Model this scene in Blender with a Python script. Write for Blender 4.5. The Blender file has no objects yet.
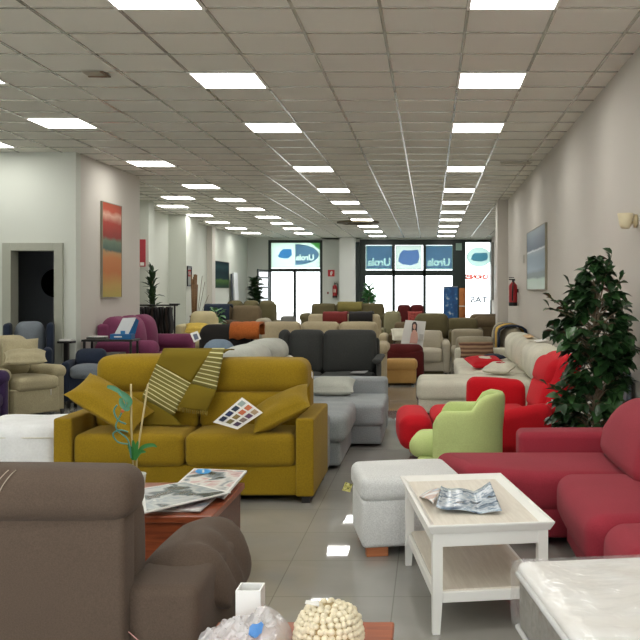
import bpy, math, random
from mathutils import Vector, Matrix, noise
C = bpy.context.scene.collection
R = math.radians
PI = math.pi
rnd = random.Random(7)
# photograph's geometry: focal length in pixels, eye height, vanishing point
F, EYE, VX, VY = 905.0, 1.52, 430.0, 291.0
CEIL = 3.46

def at(px, py, Y):
    return Vector(((px - VX) / F * Y, Y, EYE - (py - VY) / F * Y))

# ------------------------------------------------------------------ materials
def lin(h):
    if isinstance(h, str):
        h = h.lstrip('#')
        c = [int(h[i:i + 2], 16) / 255 for i in (0, 2, 4)]
    else:
        c = [v / 255 for v in h]
    return tuple((v / 12.92 if v <= .04045 else ((v + .055) / 1.055) ** 2.4) for v in c) + (1.0,)

MATS = {}
def base_mat(name):
    m = bpy.data.materials.new(name)
    m.use_nodes = True
    nt = m.node_tree
    return m, nt, nt.nodes['Principled BSDF']

def N(nt, typ, **kw):
    n = nt.nodes.new(typ)
    for k, v in kw.items():
        if k in n.inputs:
            n.inputs[k].default_value = v
        else:
            setattr(n, k, v)
    return n

def fabric(name, col, var=.16, scale=90, rough=.92, bump=.25, sheen=.05, blotch=.1):
    if name in MATS: return MATS[name]
    m, nt, b = base_mat(name)
    c = lin(col)
    tc = N(nt, 'ShaderNodeTexCoord')
    n1 = N(nt, 'ShaderNodeTexNoise', Scale=scale, Detail=3.0)
    n2 = N(nt, 'ShaderNodeTexNoise', Scale=3.0, Detail=2.0)
    nt.links.new(tc.outputs['Object'], n1.inputs['Vector'])
    nt.links.new(tc.outputs['Object'], n2.inputs['Vector'])
    r1 = N(nt, 'ShaderNodeMapRange'); r1.inputs['From Min'].default_value = .3; r1.inputs['From Max'].default_value = .7
    r1.inputs['To Min'].default_value = 1 - var; r1.inputs['To Max'].default_value = 1 + var
    r2 = N(nt, 'ShaderNodeMapRange'); r2.inputs['From Min'].default_value = .3; r2.inputs['From Max'].default_value = .7
    r2.inputs['To Min'].default_value = 1 - blotch; r2.inputs['To Max'].default_value = 1 + blotch
    nt.links.new(n1.outputs['Fac'], r1.inputs['Value']); nt.links.new(n2.outputs['Fac'], r2.inputs['Value'])
    mu = N(nt, 'ShaderNodeMath', operation='MULTIPLY')
    nt.links.new(r1.outputs[0], mu.inputs[0]); nt.links.new(r2.outputs[0], mu.inputs[1])
    vm = N(nt, 'ShaderNodeVectorMath', operation='SCALE')
    vm.inputs[0].default_value = c[:3]
    nt.links.new(mu.outputs[0], vm.inputs['Scale'])
    nt.links.new(vm.outputs['Vector'], b.inputs['Base Color'])
    b.inputs['Roughness'].default_value = rough
    b.inputs['Specular IOR Level'].default_value = .2
    b.inputs['Sheen Weight'].default_value = sheen
    b.inputs['Sheen Roughness'].default_value = .5
    if bump:
        bp = N(nt, 'ShaderNodeBump', Strength=bump, Distance=.004)
        nt.links.new(n1.outputs['Fac'], bp.inputs['Height'])
        nt.links.new(bp.outputs['Normal'], b.inputs['Normal'])
    MATS[name] = m
    return m

def plain(name, col, rough=.5, metal=0.0, spec=.5, var=.05, scale=12, bump=0.0):
    if name in MATS: return MATS[name]
    m, nt, b = base_mat(name)
    c = lin(col)
    tc = N(nt, 'ShaderNodeTexCoord')
    n1 = N(nt, 'ShaderNodeTexNoise', Scale=scale, Detail=4.0)
    nt.links.new(tc.outputs['Object'], n1.inputs['Vector'])
    r1 = N(nt, 'ShaderNodeMapRange'); r1.inputs['To Min'].default_value = 1 - var; r1.inputs['To Max'].default_value = 1 + var
    nt.links.new(n1.outputs['Fac'], r1.inputs['Value'])
    vm = N(nt, 'ShaderNodeVectorMath', operation='SCALE'); vm.inputs[0].default_value = c[:3]
    nt.links.new(r1.outputs[0], vm.inputs['Scale'])
    nt.links.new(vm.outputs['Vector'], b.inputs['Base Color'])
    b.inputs['Roughness'].default_value = rough
    b.inputs['Metallic'].default_value = metal
    b.inputs['Specular IOR Level'].default_value = spec
    if bump:
        bp = N(nt, 'ShaderNodeBump', Strength=bump, Distance=.01)
        nt.links.new(n1.outputs['Fac'], bp.inputs['Height'])
        nt.links.new(bp.outputs['Normal'], b.inputs['Normal'])
    MATS[name] = m
    return m

def wood(name, col_a, col_b, rough=.4, scale=(1, 14, 14)):
    if name in MATS: return MATS[name]
    m, nt, b = base_mat(name)
    tc = N(nt, 'ShaderNodeTexCoord'); mp = N(nt, 'ShaderNodeMapping'); mp.inputs['Scale'].default_value = scale
    n1 = N(nt, 'ShaderNodeTexNoise', Scale=4.0, Detail=6.0, Distortion=.8)
    nt.links.new(tc.outputs['Object'], mp.inputs['Vector']); nt.links.new(mp.outputs['Vector'], n1.inputs['Vector'])
    cr = N(nt, 'ShaderNodeValToRGB')
    cr.color_ramp.elements[0].color = lin(col_a); cr.color_ramp.elements[0].position = .35
    cr.color_ramp.elements[1].color = lin(col_b); cr.color_ramp.elements[1].position = .68
    nt.links.new(n1.outputs['Fac'], cr.inputs['Fac']); nt.links.new(cr.outputs['Color'], b.inputs['Base Color'])
    b.inputs['Roughness'].default_value = rough
    MATS[name] = m
    return m

def emit(name, col, strength):
    m, nt, b = base_mat(name)
    b.inputs['Base Color'].default_value = (.8, .8, .8, 1)
    b.inputs['Emission Color'].default_value = lin(col)
    b.inputs['Emission Strength'].default_value = strength
    return m

def bands(name, stops, axis=2, rough=.5, wobble=.08, nscale=3.0, streak=(1, 1, 1)):
    """a printed picture: colour bands along one generated axis, broken up by noise"""
    m, nt, b = base_mat(name)
    tc = N(nt, 'ShaderNodeTexCoord')
    sep = N(nt, 'ShaderNodeSeparateXYZ'); nt.links.new(tc.outputs['Generated'], sep.inputs[0])
    mp = N(nt, 'ShaderNodeMapping'); mp.inputs['Scale'].default_value = streak
    nt.links.new(tc.outputs['Generated'], mp.inputs['Vector'])
    n1 = N(nt, 'ShaderNodeTexNoise', Scale=nscale, Detail=5.0)
    nt.links.new(mp.outputs['Vector'], n1.inputs['Vector'])
    ma = N(nt, 'ShaderNodeMath', operation='MULTIPLY_ADD'); ma.inputs[1].default_value = wobble
    nt.links.new(n1.outputs['Fac'], ma.inputs[0]); nt.links.new(sep.outputs[axis], ma.inputs[2])
    sb = N(nt, 'ShaderNodeMath', operation='SUBTRACT'); sb.inputs[1].default_value = wobble / 2
    nt.links.new(ma.outputs[0], sb.inputs[0])
    cr = N(nt, 'ShaderNodeValToRGB')
    el = cr.color_ramp.elements
    el[0].position, el[0].color = stops[0][0], lin(stops[0][1])
    el[1].position, el[1].color = stops[-1][0], lin(stops[-1][1])
    for p, c in stops[1:-1]:
        e = el.new(p); e.color = lin(c)
    nt.links.new(sb.outputs[0], cr.inputs['Fac']); nt.links.new(cr.outputs['Color'], b.inputs['Base Color'])
    b.inputs['Roughness'].default_value = rough; b.inputs['Specular IOR Level'].default_value = .12
    return m

def clear(name, tint=(1, 1, 1, 1), gloss=.08, rough=.02, diffuse=0.0, dcol=(.9, .9, .9, 1), bump=0.0, bscale=20, fres=.6):
    m = bpy.data.materials.new(name); m.use_nodes = True
    nt = m.node_tree; nt.nodes.clear()
    out = N(nt, 'ShaderNodeOutputMaterial')
    tr = N(nt, 'ShaderNodeBsdfTransparent'); tr.inputs['Color'].default_value = tint
    gl = N(nt, 'ShaderNodeBsdfGlossy'); gl.inputs['Roughness'].default_value = rough
    mx = N(nt, 'ShaderNodeMixShader')
    lw = N(nt, 'ShaderNodeLayerWeight', Blend=.25)
    mul = N(nt, 'ShaderNodeMath', operation='MULTIPLY_ADD'); mul.inputs[1].default_value = fres; mul.inputs[2].default_value = gloss
    nt.links.new(lw.outputs['Facing'], mul.inputs[0])
    nt.links.new(mul.outputs[0], mx.inputs[0]); nt.links.new(tr.outputs[0], mx.inputs[1]); nt.links.new(gl.outputs[0], mx.inputs[2])
    last = mx
    if diffuse:
        df = N(nt, 'ShaderNodeBsdfDiffuse'); df.inputs['Color'].default_value = dcol
        m2 = N(nt, 'ShaderNodeMixShader'); m2.inputs[0].default_value = diffuse
        nt.links.new(mx.outputs[0], m2.inputs[1]); nt.links.new(df.outputs[0], m2.inputs[2]); last = m2
    if bump:
        tc = N(nt, 'ShaderNodeTexCoord'); nn = N(nt, 'ShaderNodeTexNoise', Scale=bscale, Detail=4.0, Distortion=1.5)
        nt.links.new(tc.outputs['Object'], nn.inputs['Vector'])
        bp = N(nt, 'ShaderNodeBump', Strength=bump, Distance=.03)
        nt.links.new(nn.outputs['Fac'], bp.inputs['Height']); nt.links.new(bp.outputs['Normal'], gl.inputs['Normal'])
    nt.links.new(last.outputs[0], out.inputs[0])
    return m

def film(name, col, t=.8):
    """printed translucent window film, lit through by the daylight behind it"""
    m = bpy.data.materials.new(name); m.use_nodes = True
    nt = m.node_tree; nt.nodes.clear()
    out = N(nt, 'ShaderNodeOutputMaterial')
    a = N(nt, 'ShaderNodeBsdfTranslucent'); a.inputs['Color'].default_value = lin(col)
    d = N(nt, 'ShaderNodeBsdfDiffuse'); d.inputs['Color'].default_value = lin(col)
    mx = N(nt, 'ShaderNodeMixShader'); mx.inputs[0].default_value = t
    nt.links.new(d.outputs[0], mx.inputs[1]); nt.links.new(a.outputs[0], mx.inputs[2]); nt.links.new(mx.outputs[0], out.inputs[0])
    return m

# ------------------------------------------------------------------ mesh builder
class MB:
    def __init__(self):
        self.v = []; self.f = []; self.uv = {}; self.smooth = []
    def add(self, vs, fs, M=None, smooth=True):
        o = len(self.v)
        for p in vs:
            p = Vector(p)
            self.v.append(M @ p if M is not None else p)
        for f in fs:
            self.f.append([i + o for i in f]); self.smooth.append(smooth)
        return o
    def rbox(self, c, s, r=.03, puff=0.0, k=3, m=4, M=None, smooth=True, fn=None):
        """box with rounded edges; puff bulges the faces like a cushion"""
        sx, sy, sz = s
        r = min(r, min(s) * .495)
        if not hasattr(puff, '__len__'): puff = (puff, puff, puff)
        if max(abs(q) for q in puff) == 0 and fn is None: m = 1
        def axis(L):
            h = L / 2; inn = h - r; out = []
            for i in range(k, 0, -1): out.append(-inn - r * math.tan(R(45) * i / k))
            for i in range(m + 1): out.append(-inn + 2 * inn * i / m)
            for i in range(1, k + 1): out.append(inn + r * math.tan(R(45) * i / k))
            return out
        A = [axis(sx), axis(sy), axis(sz)]
        idx = {}; vs = []; fs = []
        half = (sx / 2, sy / 2, sz / 2)
        def put(p):
            key = (round(p[0], 6), round(p[1], 6), round(p[2], 6))
            if key in idx: return idx[key]
            q = [max(-(half[i] - r), min(half[i] - r, p[i])) for i in range(3)]
            d = Vector([p[i] - q[i] for i in range(3)])
            if d.length > 1e-9: d.normalize()
            w = Vector(q) + d * r
            u = [max(-1, min(1, w[i] / half[i])) for i in range(3)]
            for i in range(3):
                j, l = (i + 1) % 3, (i + 2) % 3
                w[i] += puff[i] * u[i] * (1 - u[j] ** 2) * (1 - u[l] ** 2)
            if fn: w = Vector(fn(w, u))
            idx[key] = len(vs); vs.append(w + Vector(c))
            return idx[key]
        for ax in range(3):
            j, l = (ax + 1) % 3, (ax + 2) % 3
            for sg in (-1, 1):
                for a in range(len(A[j]) - 1):
                    for b in range(len(A[l]) - 1):
                        ps = []
                        for (x, y) in ((A[j][a], A[l][b]), (A[j][a + 1], A[l][b]), (A[j][a + 1], A[l][b + 1]), (A[j][a], A[l][b + 1])):
                            p = [0, 0, 0]; p[ax] = sg * half[ax]; p[j] = x; p[l] = y
                            ps.append(put(p))
                        if sg < 0: ps.reverse()
                        if len(set(ps)) >= 3:
                            fs.append(list(dict.fromkeys(ps)))
        self.add(vs, fs, M, smooth)
        return self
    def box(self, x0, x1, y0, y1, z0, z1, r=.004, M=None):
        return self.rbox(((x0 + x1) / 2, (y0 + y1) / 2, (z0 + z1) / 2), (x1 - x0, y1 - y0, z1 - z0), r, k=1, M=M, smooth=False)
    def soft(self, x0, x1, y0, y1, z0, z1, r=.05, puff=0.0, M=None, fn=None, m=4, k=3):
        return self.rbox(((x0 + x1) / 2, (y0 + y1) / 2, (z0 + z1) / 2), (x1 - x0, y1 - y0, z1 - z0), r, puff, k, m, M, True, fn)
    def quadbox(self, x0, x1, y0, y1, z0, z1, M=None):
        vs = [(x, y, z) for x in (x0, x1) for y in (y0, y1) for z in (z0, z1)]
        fs = [(0, 1, 3, 2), (4, 6, 7, 5), (0, 4, 5, 1), (2, 3, 7, 6), (0, 2, 6, 4), (1, 5, 7, 3)]
        self.add(vs, fs, M, False); return self
    def cyl(self, p0, p1, r0, r1=None, n=12, cap=True, smooth=True):
        return self.tube([p0, p1], [r0, r0 if r1 is None else r1], n, cap, smooth)
    def tube(self, pts, rad, n=8, cap=True, smooth=True, M=None):
        pts = [Vector(p) for p in pts]
        if not hasattr(rad, '__len__'): rad = [rad] * len(pts)
        vs = []; fs = []
        up = None
        for i, p in enumerate(pts):
            t = (pts[min(i + 1, len(pts) - 1)] - pts[max(i - 1, 0)])
            if t.length < 1e-9: t = Vector((0, 0, 1))
            t.normalize()
            if up is None:
                up = Vector((0, 0, 1)) if abs(t.z) < .9 else Vector((1, 0, 0))
            a = up - t * up.dot(t)
            if a.length < 1e-6: a = t.orthogonal()
            a.normalize(); b = t.cross(a); up = a
            for j in range(n):
                an = 2 * PI * j / n
                vs.append(p + (a * math.cos(an) + b * math.sin(an)) * rad[i])
        for i in range(len(pts) - 1):
            for j in range(n):
                fs.append((i * n + j, i * n + (j + 1) % n, (i + 1) * n + (j + 1) % n, (i + 1) * n + j))
        if cap:
            fs.append(tuple(range(n - 1, -1, -1))); fs.append(tuple((len(pts) - 1) * n + j for j in range(n)))
        self.add(vs, fs, M, smooth); return self
    def lathe(self, prof, c=(0, 0, 0), n=24, M=None, smooth=True):
        vs = []; fs = []
        for (r, z) in prof:
            for j in range(n):
                a = 2 * PI * j / n
                vs.append((c[0] + r * math.cos(a), c[1] + r * math.sin(a), c[2] + z))
        for i in range(len(prof) - 1):
            for j in range(n):
                fs.append((i * n + j, i * n + (j + 1) % n, (i + 1) * n + (j + 1) % n, (i + 1) * n + j))
        fs.append(tuple(range(n - 1, -1, -1))); fs.append(tuple((len(prof) - 1) * n + j for j in range(n)))
        self.add(vs, fs, M, smooth); return self
    def ball(self, c, r, nu=10, nv=7, M=None):
        if not hasattr(r, '__len__'): r = (r, r, r)
        vs = [(c[0], c[1], c[2] - r[2])]; fs = []
        for i in range(1, nv):
            ph = -PI / 2 + PI * i / nv
            for j in range(nu):
                a = 2 * PI * j / nu
                vs.append((c[0] + r[0] * math.cos(ph) * math.cos(a), c[1] + r[1] * math.cos(ph) * math.sin(a), c[2] + r[2] * math.sin(ph)))
        vs.append((c[0], c[1], c[2] + r[2]))
        for j in range(nu): fs.append((0, 1 + (j + 1) % nu, 1 + j))
        for i in range(nv - 2):
            for j in range(nu):
                a = 1 + i * nu
                fs.append((a + j, a + (j + 1) % nu, a + nu + (j + 1) % nu, a + nu + j))
        a = 1 + (nv - 2) * nu
        for j in range(nu): fs.append((a + j, a + (j + 1) % nu, len(vs) - 1))
        self.add(vs, fs, M); return self
    def pillow(self, w, h, t, M=None, n=14, pinch=.07, wr=0.0, seed=0):
        """scatter cushion lying in its local XY plane"""
        vs = []; fs = []
        for side in (1, -1):
            for i in range(n + 1):
                for j in range(n + 1):
                    u = -1 + 2 * i / n; v = -1 + 2 * j / n
                    x = u * w / 2 * (1 - pinch * (1 - v * v)); y = v * h / 2 * (1 - pinch * (1 - u * u))
                    z = t / 2 * ((1 - u ** 4) * (1 - v ** 4)) ** .6
                    if wr: z += wr * noise.noise((u * 2 + seed, v * 2, side * 3)) * (1 - u * u) * (1 - v * v)
                    vs.append((x, y, side * z))
        q = (n + 1) ** 2
        for s in (0, 1):
            for i in range(n):
                for j in range(n):
                    a = s * q + i * (n + 1) + j
                    f = (a, a + n + 1, a + n + 2, a + 1)
                    fs.append(f if s == 0 else f[::-1])
        for i in range(n):
            for a, b in (((i) * (n + 1), (i + 1) * (n + 1)), (i * (n + 1) + n, (i + 1) * (n + 1) + n), (i, i + 1), (n * (n + 1) + i, n * (n + 1) + i + 1)):
                fs.append((a, b, b + q, a + q))
        self.add(vs, fs, M); return self
    def prism(self, poly, z0, z1, r=.04, k=4, M=None, puff=0.0):
        """extruded convex outline with rolled-over rims"""
        cx = sum(p[0] for p in poly) / len(poly); cy = sum(p[1] for p in poly) / len(poly)
        n = len(poly)
        def inset(d):
            out = []
            for i in range(n):
                p0, p1, p2 = Vector(poly[i - 1]), Vector(poly[i]), Vector(poly[(i + 1) % n])
                e1 = (p1 - p0).normalized(); e2 = (p2 - p1).normalized()
                n1 = Vector((-e1.y, e1.x)); n2 = Vector((-e2.y, e2.x))
                b = (n1 + n2)
                b = b / max(.3, b.length ** 2 / 2)
                out.append(p1 + b * d)
            return out
        rings = []
        for i in range(k + 1):
            a = R(90) * i / k
            rings.append((inset(r * (1 - math.sin(a))), z0 + r * (1 - math.cos(a))))
        for i in range(k + 1):
            a = R(90) * i / k
            rings.append((inset(r * (1 - math.cos(a))), z1 - r * (1 - math.sin(a))))
        last = rings[-1][0]
        for s in ((.66, .33) if puff else ()):
            rings.append(([Vector((cx, cy)) + (p - Vector((cx, cy))) * s for p in last], z1 + puff * (1 - s * s)))
        vs = []; fs = []
        for ring, z in rings:
            for p in ring: vs.append((p.x, p.y, z))
        for i in range(len(rings) - 1):
            for j in range(n):
                fs.append((i * n + j, i * n + (j + 1) % n, (i + 1) * n + (j + 1) % n, (i + 1) * n + j))
        fs.append(tuple(range(n - 1, -1, -1))); fs.append(tuple((len(rings) - 1) * n + j for j in range(n)))
        self.add(vs, fs, M); return self
    def grid(self, rows, smooth=True, uvf=None):
        """rows of points -> sheet"""
        nr, nc = len(rows), len(rows[0])
        o = self.add([p for r in rows for p in r], [(i * nc + j, i * nc + j + 1, (i + 1) * nc + j + 1, (i + 1) * nc + j) for i in range(nr - 1) for j in range(nc - 1)], None, smooth)
        if uvf:
            for i in range(nr):
                for j in range(nc):
                    self.uv[o + i * nc + j] = uvf(j / (nc - 1), i / (nr - 1))
        return self
    def build(self, name, mat, parent=None, thick=0.0, M=None, off=-1):
        me = bpy.data.meshes.new(name)
        me.from_pydata([tuple(p) for p in self.v], [], self.f)
        me.polygons.foreach_set('use_smooth', self.smooth)
        if self.uv:
            ul = me.uv_layers.new(name='uv')
            for lp in me.loops:
                ul.data[lp.index].uv = self.uv.get(lp.vertex_index, (0, -1))
        mats = mat if isinstance(mat, (list, tuple)) else [mat]
        for q in mats: me.materials.append(q)
        me.update()
        o = bpy.data.objects.new(name, me); C.objects.link(o)
        if M is not None: o.matrix_world = M
        if parent is not None: o.parent = parent
        if thick:
            md = o.modifiers.new('thickness', 'SOLIDIFY'); md.thickness = thick; md.offset = off
        return o

USED = {}
def tag(o, label, cat, group=None, kind=None):
    o['label'] = label; o['category'] = cat
    if group: o['group'] = group
    if kind: o['kind'] = kind
    return o
def thing(name, label, cat, loc=(0, 0, 0), rz=0.0, group=None):
    o = bpy.data.objects.new(name, None); C.objects.link(o)
    o.empty_display_size = .1
    o.location = loc; o.rotation_euler = (0, 0, R(rz))
    return tag(o, label, cat, group)
def struct(name, mb, mat, parent=None, label=None):
    o = mb.build(name, mat, parent)
    if parent is None:
        o['kind'] = 'structure'
        tag(o, label or name.replace('_', ' '), name.split('_')[0])
    return o
def kids(o): return [c for c in bpy.data.objects if c.parent == o]
def dup(root, loc, rz=None, label=None, group=None):
    allk = kids(root)
    r = root.copy(); C.objects.link(r); r.location = loc
    if rz is not None: r.rotation_euler = (0, 0, R(rz))
    if label: r['label'] = label
    if group: r['group'] = group
    for ch in allk:
        c = ch.copy(); C.objects.link(c); c.parent = r
        for g in kids(ch):
            d = g.copy(); C.objects.link(d); d.parent = c
    return r
def TRS(loc, rx=0, ry=0, rz=0):
    return Matrix.Translation(Vector(loc)) @ Matrix.Rotation(R(rz), 4, 'Z') @ Matrix.Rotation(R(ry), 4, 'Y') @ Matrix.Rotation(R(rx), 4, 'X')
# ------------------------------------------------------------------ render look, camera, world
sc = bpy.context.scene
sc.view_settings.view_transform = 'Standard'
sc.view_settings.look = 'None'
sc.view_settings.gamma = 1.0
sc.view_settings.use_curve_mapping = False
sc.view_settings.exposure = 0.5
cd = bpy.data.cameras.new('camera')
cam = bpy.data.objects.new('camera', cd); C.objects.link(cam)
cam.location = (0, 0, EYE); cam.rotation_euler = (R(90), 0, 0)
cd.sensor_width = 36; cd.lens = F / 640 * 36
cd.shift_x = -(VX - 320) / 640; cd.shift_y = -(320 - VY) / 640
cd.clip_start = .05; cd.clip_end = 300
sc.camera = cam
w = bpy.data.worlds.new('overcast_sky'); sc.world = w; w.use_nodes = True
bg = w.node_tree.nodes['Background']
bg.inputs['Color'].default_value = (.92, .97, 1.0, 1); bg.inputs['Strength'].default_value = 3.2

# ------------------------------------------------------------------ the setting
def wallmat(name, col, var=.03):
    return plain(name, col, rough=.75, spec=.25, var=var, scale=1.2)
M_WL = wallmat('paint_cool_white', '#d2d5cb')
M_WR = wallmat('paint_warm_white', '#c9c3ba')
M_WP = wallmat('paint_greige', '#d2cdc4')
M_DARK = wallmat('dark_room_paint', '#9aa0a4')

def tile_floor():
    m, nt, b = base_mat('polished_floor_tile')
    tc = N(nt, 'ShaderNodeTexCoord'); mp = N(nt, 'ShaderNodeMapping')
    mp.inputs['Location'].default_value = (.18, .3, 0)
    br = N(nt, 'ShaderNodeTexBrick'); br.offset = 0.0
    br.inputs['Scale'].default_value = 1.0; br.inputs['Brick Width'].default_value = .6; br.inputs['Row Height'].default_value = .6
    br.inputs['Mortar Size'].default_value = .003; br.inputs['Mortar Smooth'].default_value = .1
    br.inputs['Color1'].default_value = lin('#9f9d97'); br.inputs['Color2'].default_value = lin('#9a9892'); br.inputs['Mortar'].default_value = lin('#85837c')
    nt.links.new(tc.outputs['Object'], mp.inputs['Vector']); nt.links.new(mp.outputs['Vector'], br.inputs['Vector'])
    n1 = N(nt, 'ShaderNodeTexNoise', Scale=2.2, Detail=6.0, Distortion=1.2); nt.links.new(mp.outputs['Vector'], n1.inputs['Vector'])
    mr = N(nt, 'ShaderNodeMapRange'); mr.inputs['To Min'].default_value = .86; mr.inputs['To Max'].default_value = 1.12
    nt.links.new(n1.outputs['Fac'], mr.inputs['Value'])
    vm = N(nt, 'ShaderNodeVectorMath', operation='SCALE'); nt.links.new(br.outputs['Color'], vm.inputs[0]); nt.links.new(mr.outputs[0], vm.inputs['Scale'])
    nt.links.new(vm.outputs['Vector'], b.inputs['Base Color'])
    b.inputs['Roughness'].default_value = .025; b.inputs['Specular IOR Level'].default_value = .62
    return m

def ceiling_tile():
    m, nt, b = base_mat('mineral_ceiling_tile')
    tc = N(nt, 'ShaderNodeTexCoord')
    n1 = N(nt, 'ShaderNodeTexNoise', Scale=55.0, Detail=4.0); n2 = N(nt, 'ShaderNodeTexNoise', Scale=.8, Detail=2.0)
    nt.links.new(tc.outputs['Object'], n1.inputs['Vector']); nt.links.new(tc.outputs['Object'], n2.inputs['Vector'])
    ad = N(nt, 'ShaderNodeMath', operation='ADD'); nt.links.new(n1.outputs['Fac'], ad.inputs[0]); nt.links.new(n2.outputs['Fac'], ad.inputs[1])
    mr = N(nt, 'ShaderNodeMapRange'); mr.inputs['From Max'].default_value = 2; mr.inputs['To Min'].default_value = .93; mr.inputs['To Max'].default_value = 1.05
    nt.links.new(ad.outputs[0], mr.inputs['Value'])
    vm = N(nt, 'ShaderNodeVectorMath', operation='SCALE'); vm.inputs[0].default_value = lin('#e4e2d8')[:3]
    nt.links.new(mr.outputs[0], vm.inputs['Scale']); nt.links.new(vm.outputs['Vector'], b.inputs['Base Color'])
    b.inputs['Roughness'].default_value = .8; b.inputs['Specular IOR Level'].default_value = .15
    return m

struct('floor', MB().quadbox(-8.3, 2.6, -3.3, 34.5, -.12, 0), tile_floor(), label='grey polished tile floor of the showroom')
struct('ceiling', MB().quadbox(-8.3, 2.6, -3.3, 33.4, CEIL, CEIL + .15), ceiling_tile(), label='suspended ceiling of square mineral tiles')
g = MB()
GX0, GY0 = .26, 6.19
for k in range(-15, 5):
    x = GX0 + .6 * k
    if -8.2 < x < 2.3: g.quadbox(x - .012, x + .012, -3.2, 33, CEIL - .008, CEIL)
for k in range(-15, 46):
    y = GY0 + .6 * k
    if -3.2 < y < 33: g.quadbox(-8.2, 2.3, y - .012, y + .012, CEIL - .007, CEIL)
struct('trim_1', g, plain('tbar_enamel', '#b9b6ab', rough=.24, metal=.55, var=.02), label='white enamelled grid bars between the ceiling tiles')

struct('wall_right', MB().quadbox(1.66, 1.9, -3.2, 19.3, 0, CEIL), M_WR, label='long beige wall on the right side')
struct('wall_right', MB().quadbox(2.25, 2.45, 19.9, 33.3, 0, CEIL), M_WR, label='set back beige wall beyond the right pilaster')
struct('trim_2', MB().quadbox(1.44, 2.45, 19.3, 19.9, 0, CEIL), M_WR, label='right wall pilaster beside the fire extinguisher')
fw = MB()                                             # wall facing the camera, with the doorway
fw.quadbox(-8.0, -5.95, 12.63, 12.8, 0, CEIL); fw.quadbox(-5.12, -4.94, 12.63, 12.8, 0, CEIL); fw.quadbox(-5.95, -5.12, 12.63, 12.8, 2.19, CEIL)
struct('wall_left', fw, M_WL, label='cool white wall facing the camera with the dark doorway')
struct('wall_left', MB().quadbox(-8.2, -8.0, -3.2, 15.4, 0, CEIL), M_WL, label='outer left wall beyond the picture edge')
pw = MB(); pw.quadbox(-5.1, -4.94, 12.8, 15.4, 0, CEIL); pw.quadbox(-8.0, -5.1, 15.25, 15.4, 0, CEIL)
struct('wall_left', pw, M_WP, label='greige wall with the orange picture behind the magenta sofa')
struct('wall_left', MB().quadbox(-6.85, -6.65, 15.4, 33.3, 0, CEIL), M_WL, label='far left wall with the teal picture')
struct('trim_3', MB().quadbox(-6.65, -6.0, 19.3, 19.7, 0, CEIL), M_WL, label='white left pilaster behind the red hanging banner')
struct('trim_4', MB().quadbox(-6.65, -6.2, 23.0, 24.2, 0, CEIL), M_WL, label='wide white left pilaster beside the bamboo vase')
struct('trim_5', MB().quadbox(-6.65, -6.5, 27.0, 27.4, 0, CEIL), M_WP, label='slim greige left pilaster before the teal picture')
fw2 = MB(); fw2.quadbox(-8.2, -6.0, -3.4, -3.2, 0, CEIL); fw2.quadbox(1.5, 1.9, -3.4, -3.2, 0, CEIL); fw2.quadbox(-6.0, 1.5, -3.4, -3.2, 3.0, CEIL); fw2.quadbox(-6.0, 1.5, -3.4, -3.2, 0, .1)  # opening added in this unseen wall so sky light reaches the foreground
struct('wall_front', fw2, M_WR, label='wall behind the camera')
bw = MB()
bw.quadbox(-6.85, -5.9, 33, 33.3, 0, CEIL); bw.quadbox(-3.92, -2.56, 33, 33.3, 0, CEIL); bw.quadbox(-5.9, 2.45, 33, 33.3, 3.40, CEIL)
bw.quadbox(-5.9, -3.92, 33, 33.3, 3.38, 3.40)
struct('wall_back', bw, wallmat('paint_back', '#cfd2cb'), label='back wall around the shop front glazing')
struct('trim_6', MB().quadbox(-3.25, -2.70, 32.5, 33, 0, CEIL), wallmat('paint_column', '#dfe1dc'), label='white square column beside the shop window')

# doorway into the dark room
M_FRAME = plain('door_frame_grey', '#a9aa9c', rough=.5)
d = MB()
d.box(-5.95, -5.83, 12.58, 12.82, 0, 2.19); d.box(-5.23, -5.11, 12.58, 12.82, 0, 2.19); d.box(-5.83, -5.23, 12.58, 12.82, 2.08, 2.19)
struct('door_1', d, M_FRAME, label='open doorway with grey frame into a dark room')
struct('wall_left', MB().quadbox(-7.9, -5.1, 15.2, 15.25, 0, CEIL), M_DARK, label='dark back wall seen through the open doorway')
t = tag(MB().lathe([(0.001, 0), (.22, 0), (.24, .015), (.24, .03), (.001, .035)], n=32, M=TRS((-6.28, 15.2, 1.65), rx=90)).build('round_mirror', plain('black_glass', '#0e1112', rough=.25)),
        'round black mirror hung in the dark room behind the doorway', 'mirror')

# ------------------------------------------------------------------ shop front
M_GREEN = plain('dark_green_frame', '#0d2019', rough=.4)
M_GLASS = clear('window_glass', gloss=.03)
Z_T0, Z_T1 = 2.22, 2.37                               # transom
def frame_boxes(x0, x1, muls, th=.09, dep=(33.02, 33.12), top=3.4, t0=Z_T0, t1=Z_T1):
    m = MB()
    m.box(x0, x0 + th, dep[0], dep[1], 0, top); m.box(x1 - th, x1, dep[0], dep[1], 0, top)
    m.box(x0, x1, dep[0], dep[1], top - th, top); m.box(x0, x1, dep[0], dep[1], t0, t1); m.box(x0, x1, dep[0], dep[1], 0, .1)
    for q in muls: m.box(q - th * .5, q + th * .5, dep[0], dep[1], 0, top)
    return m
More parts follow.
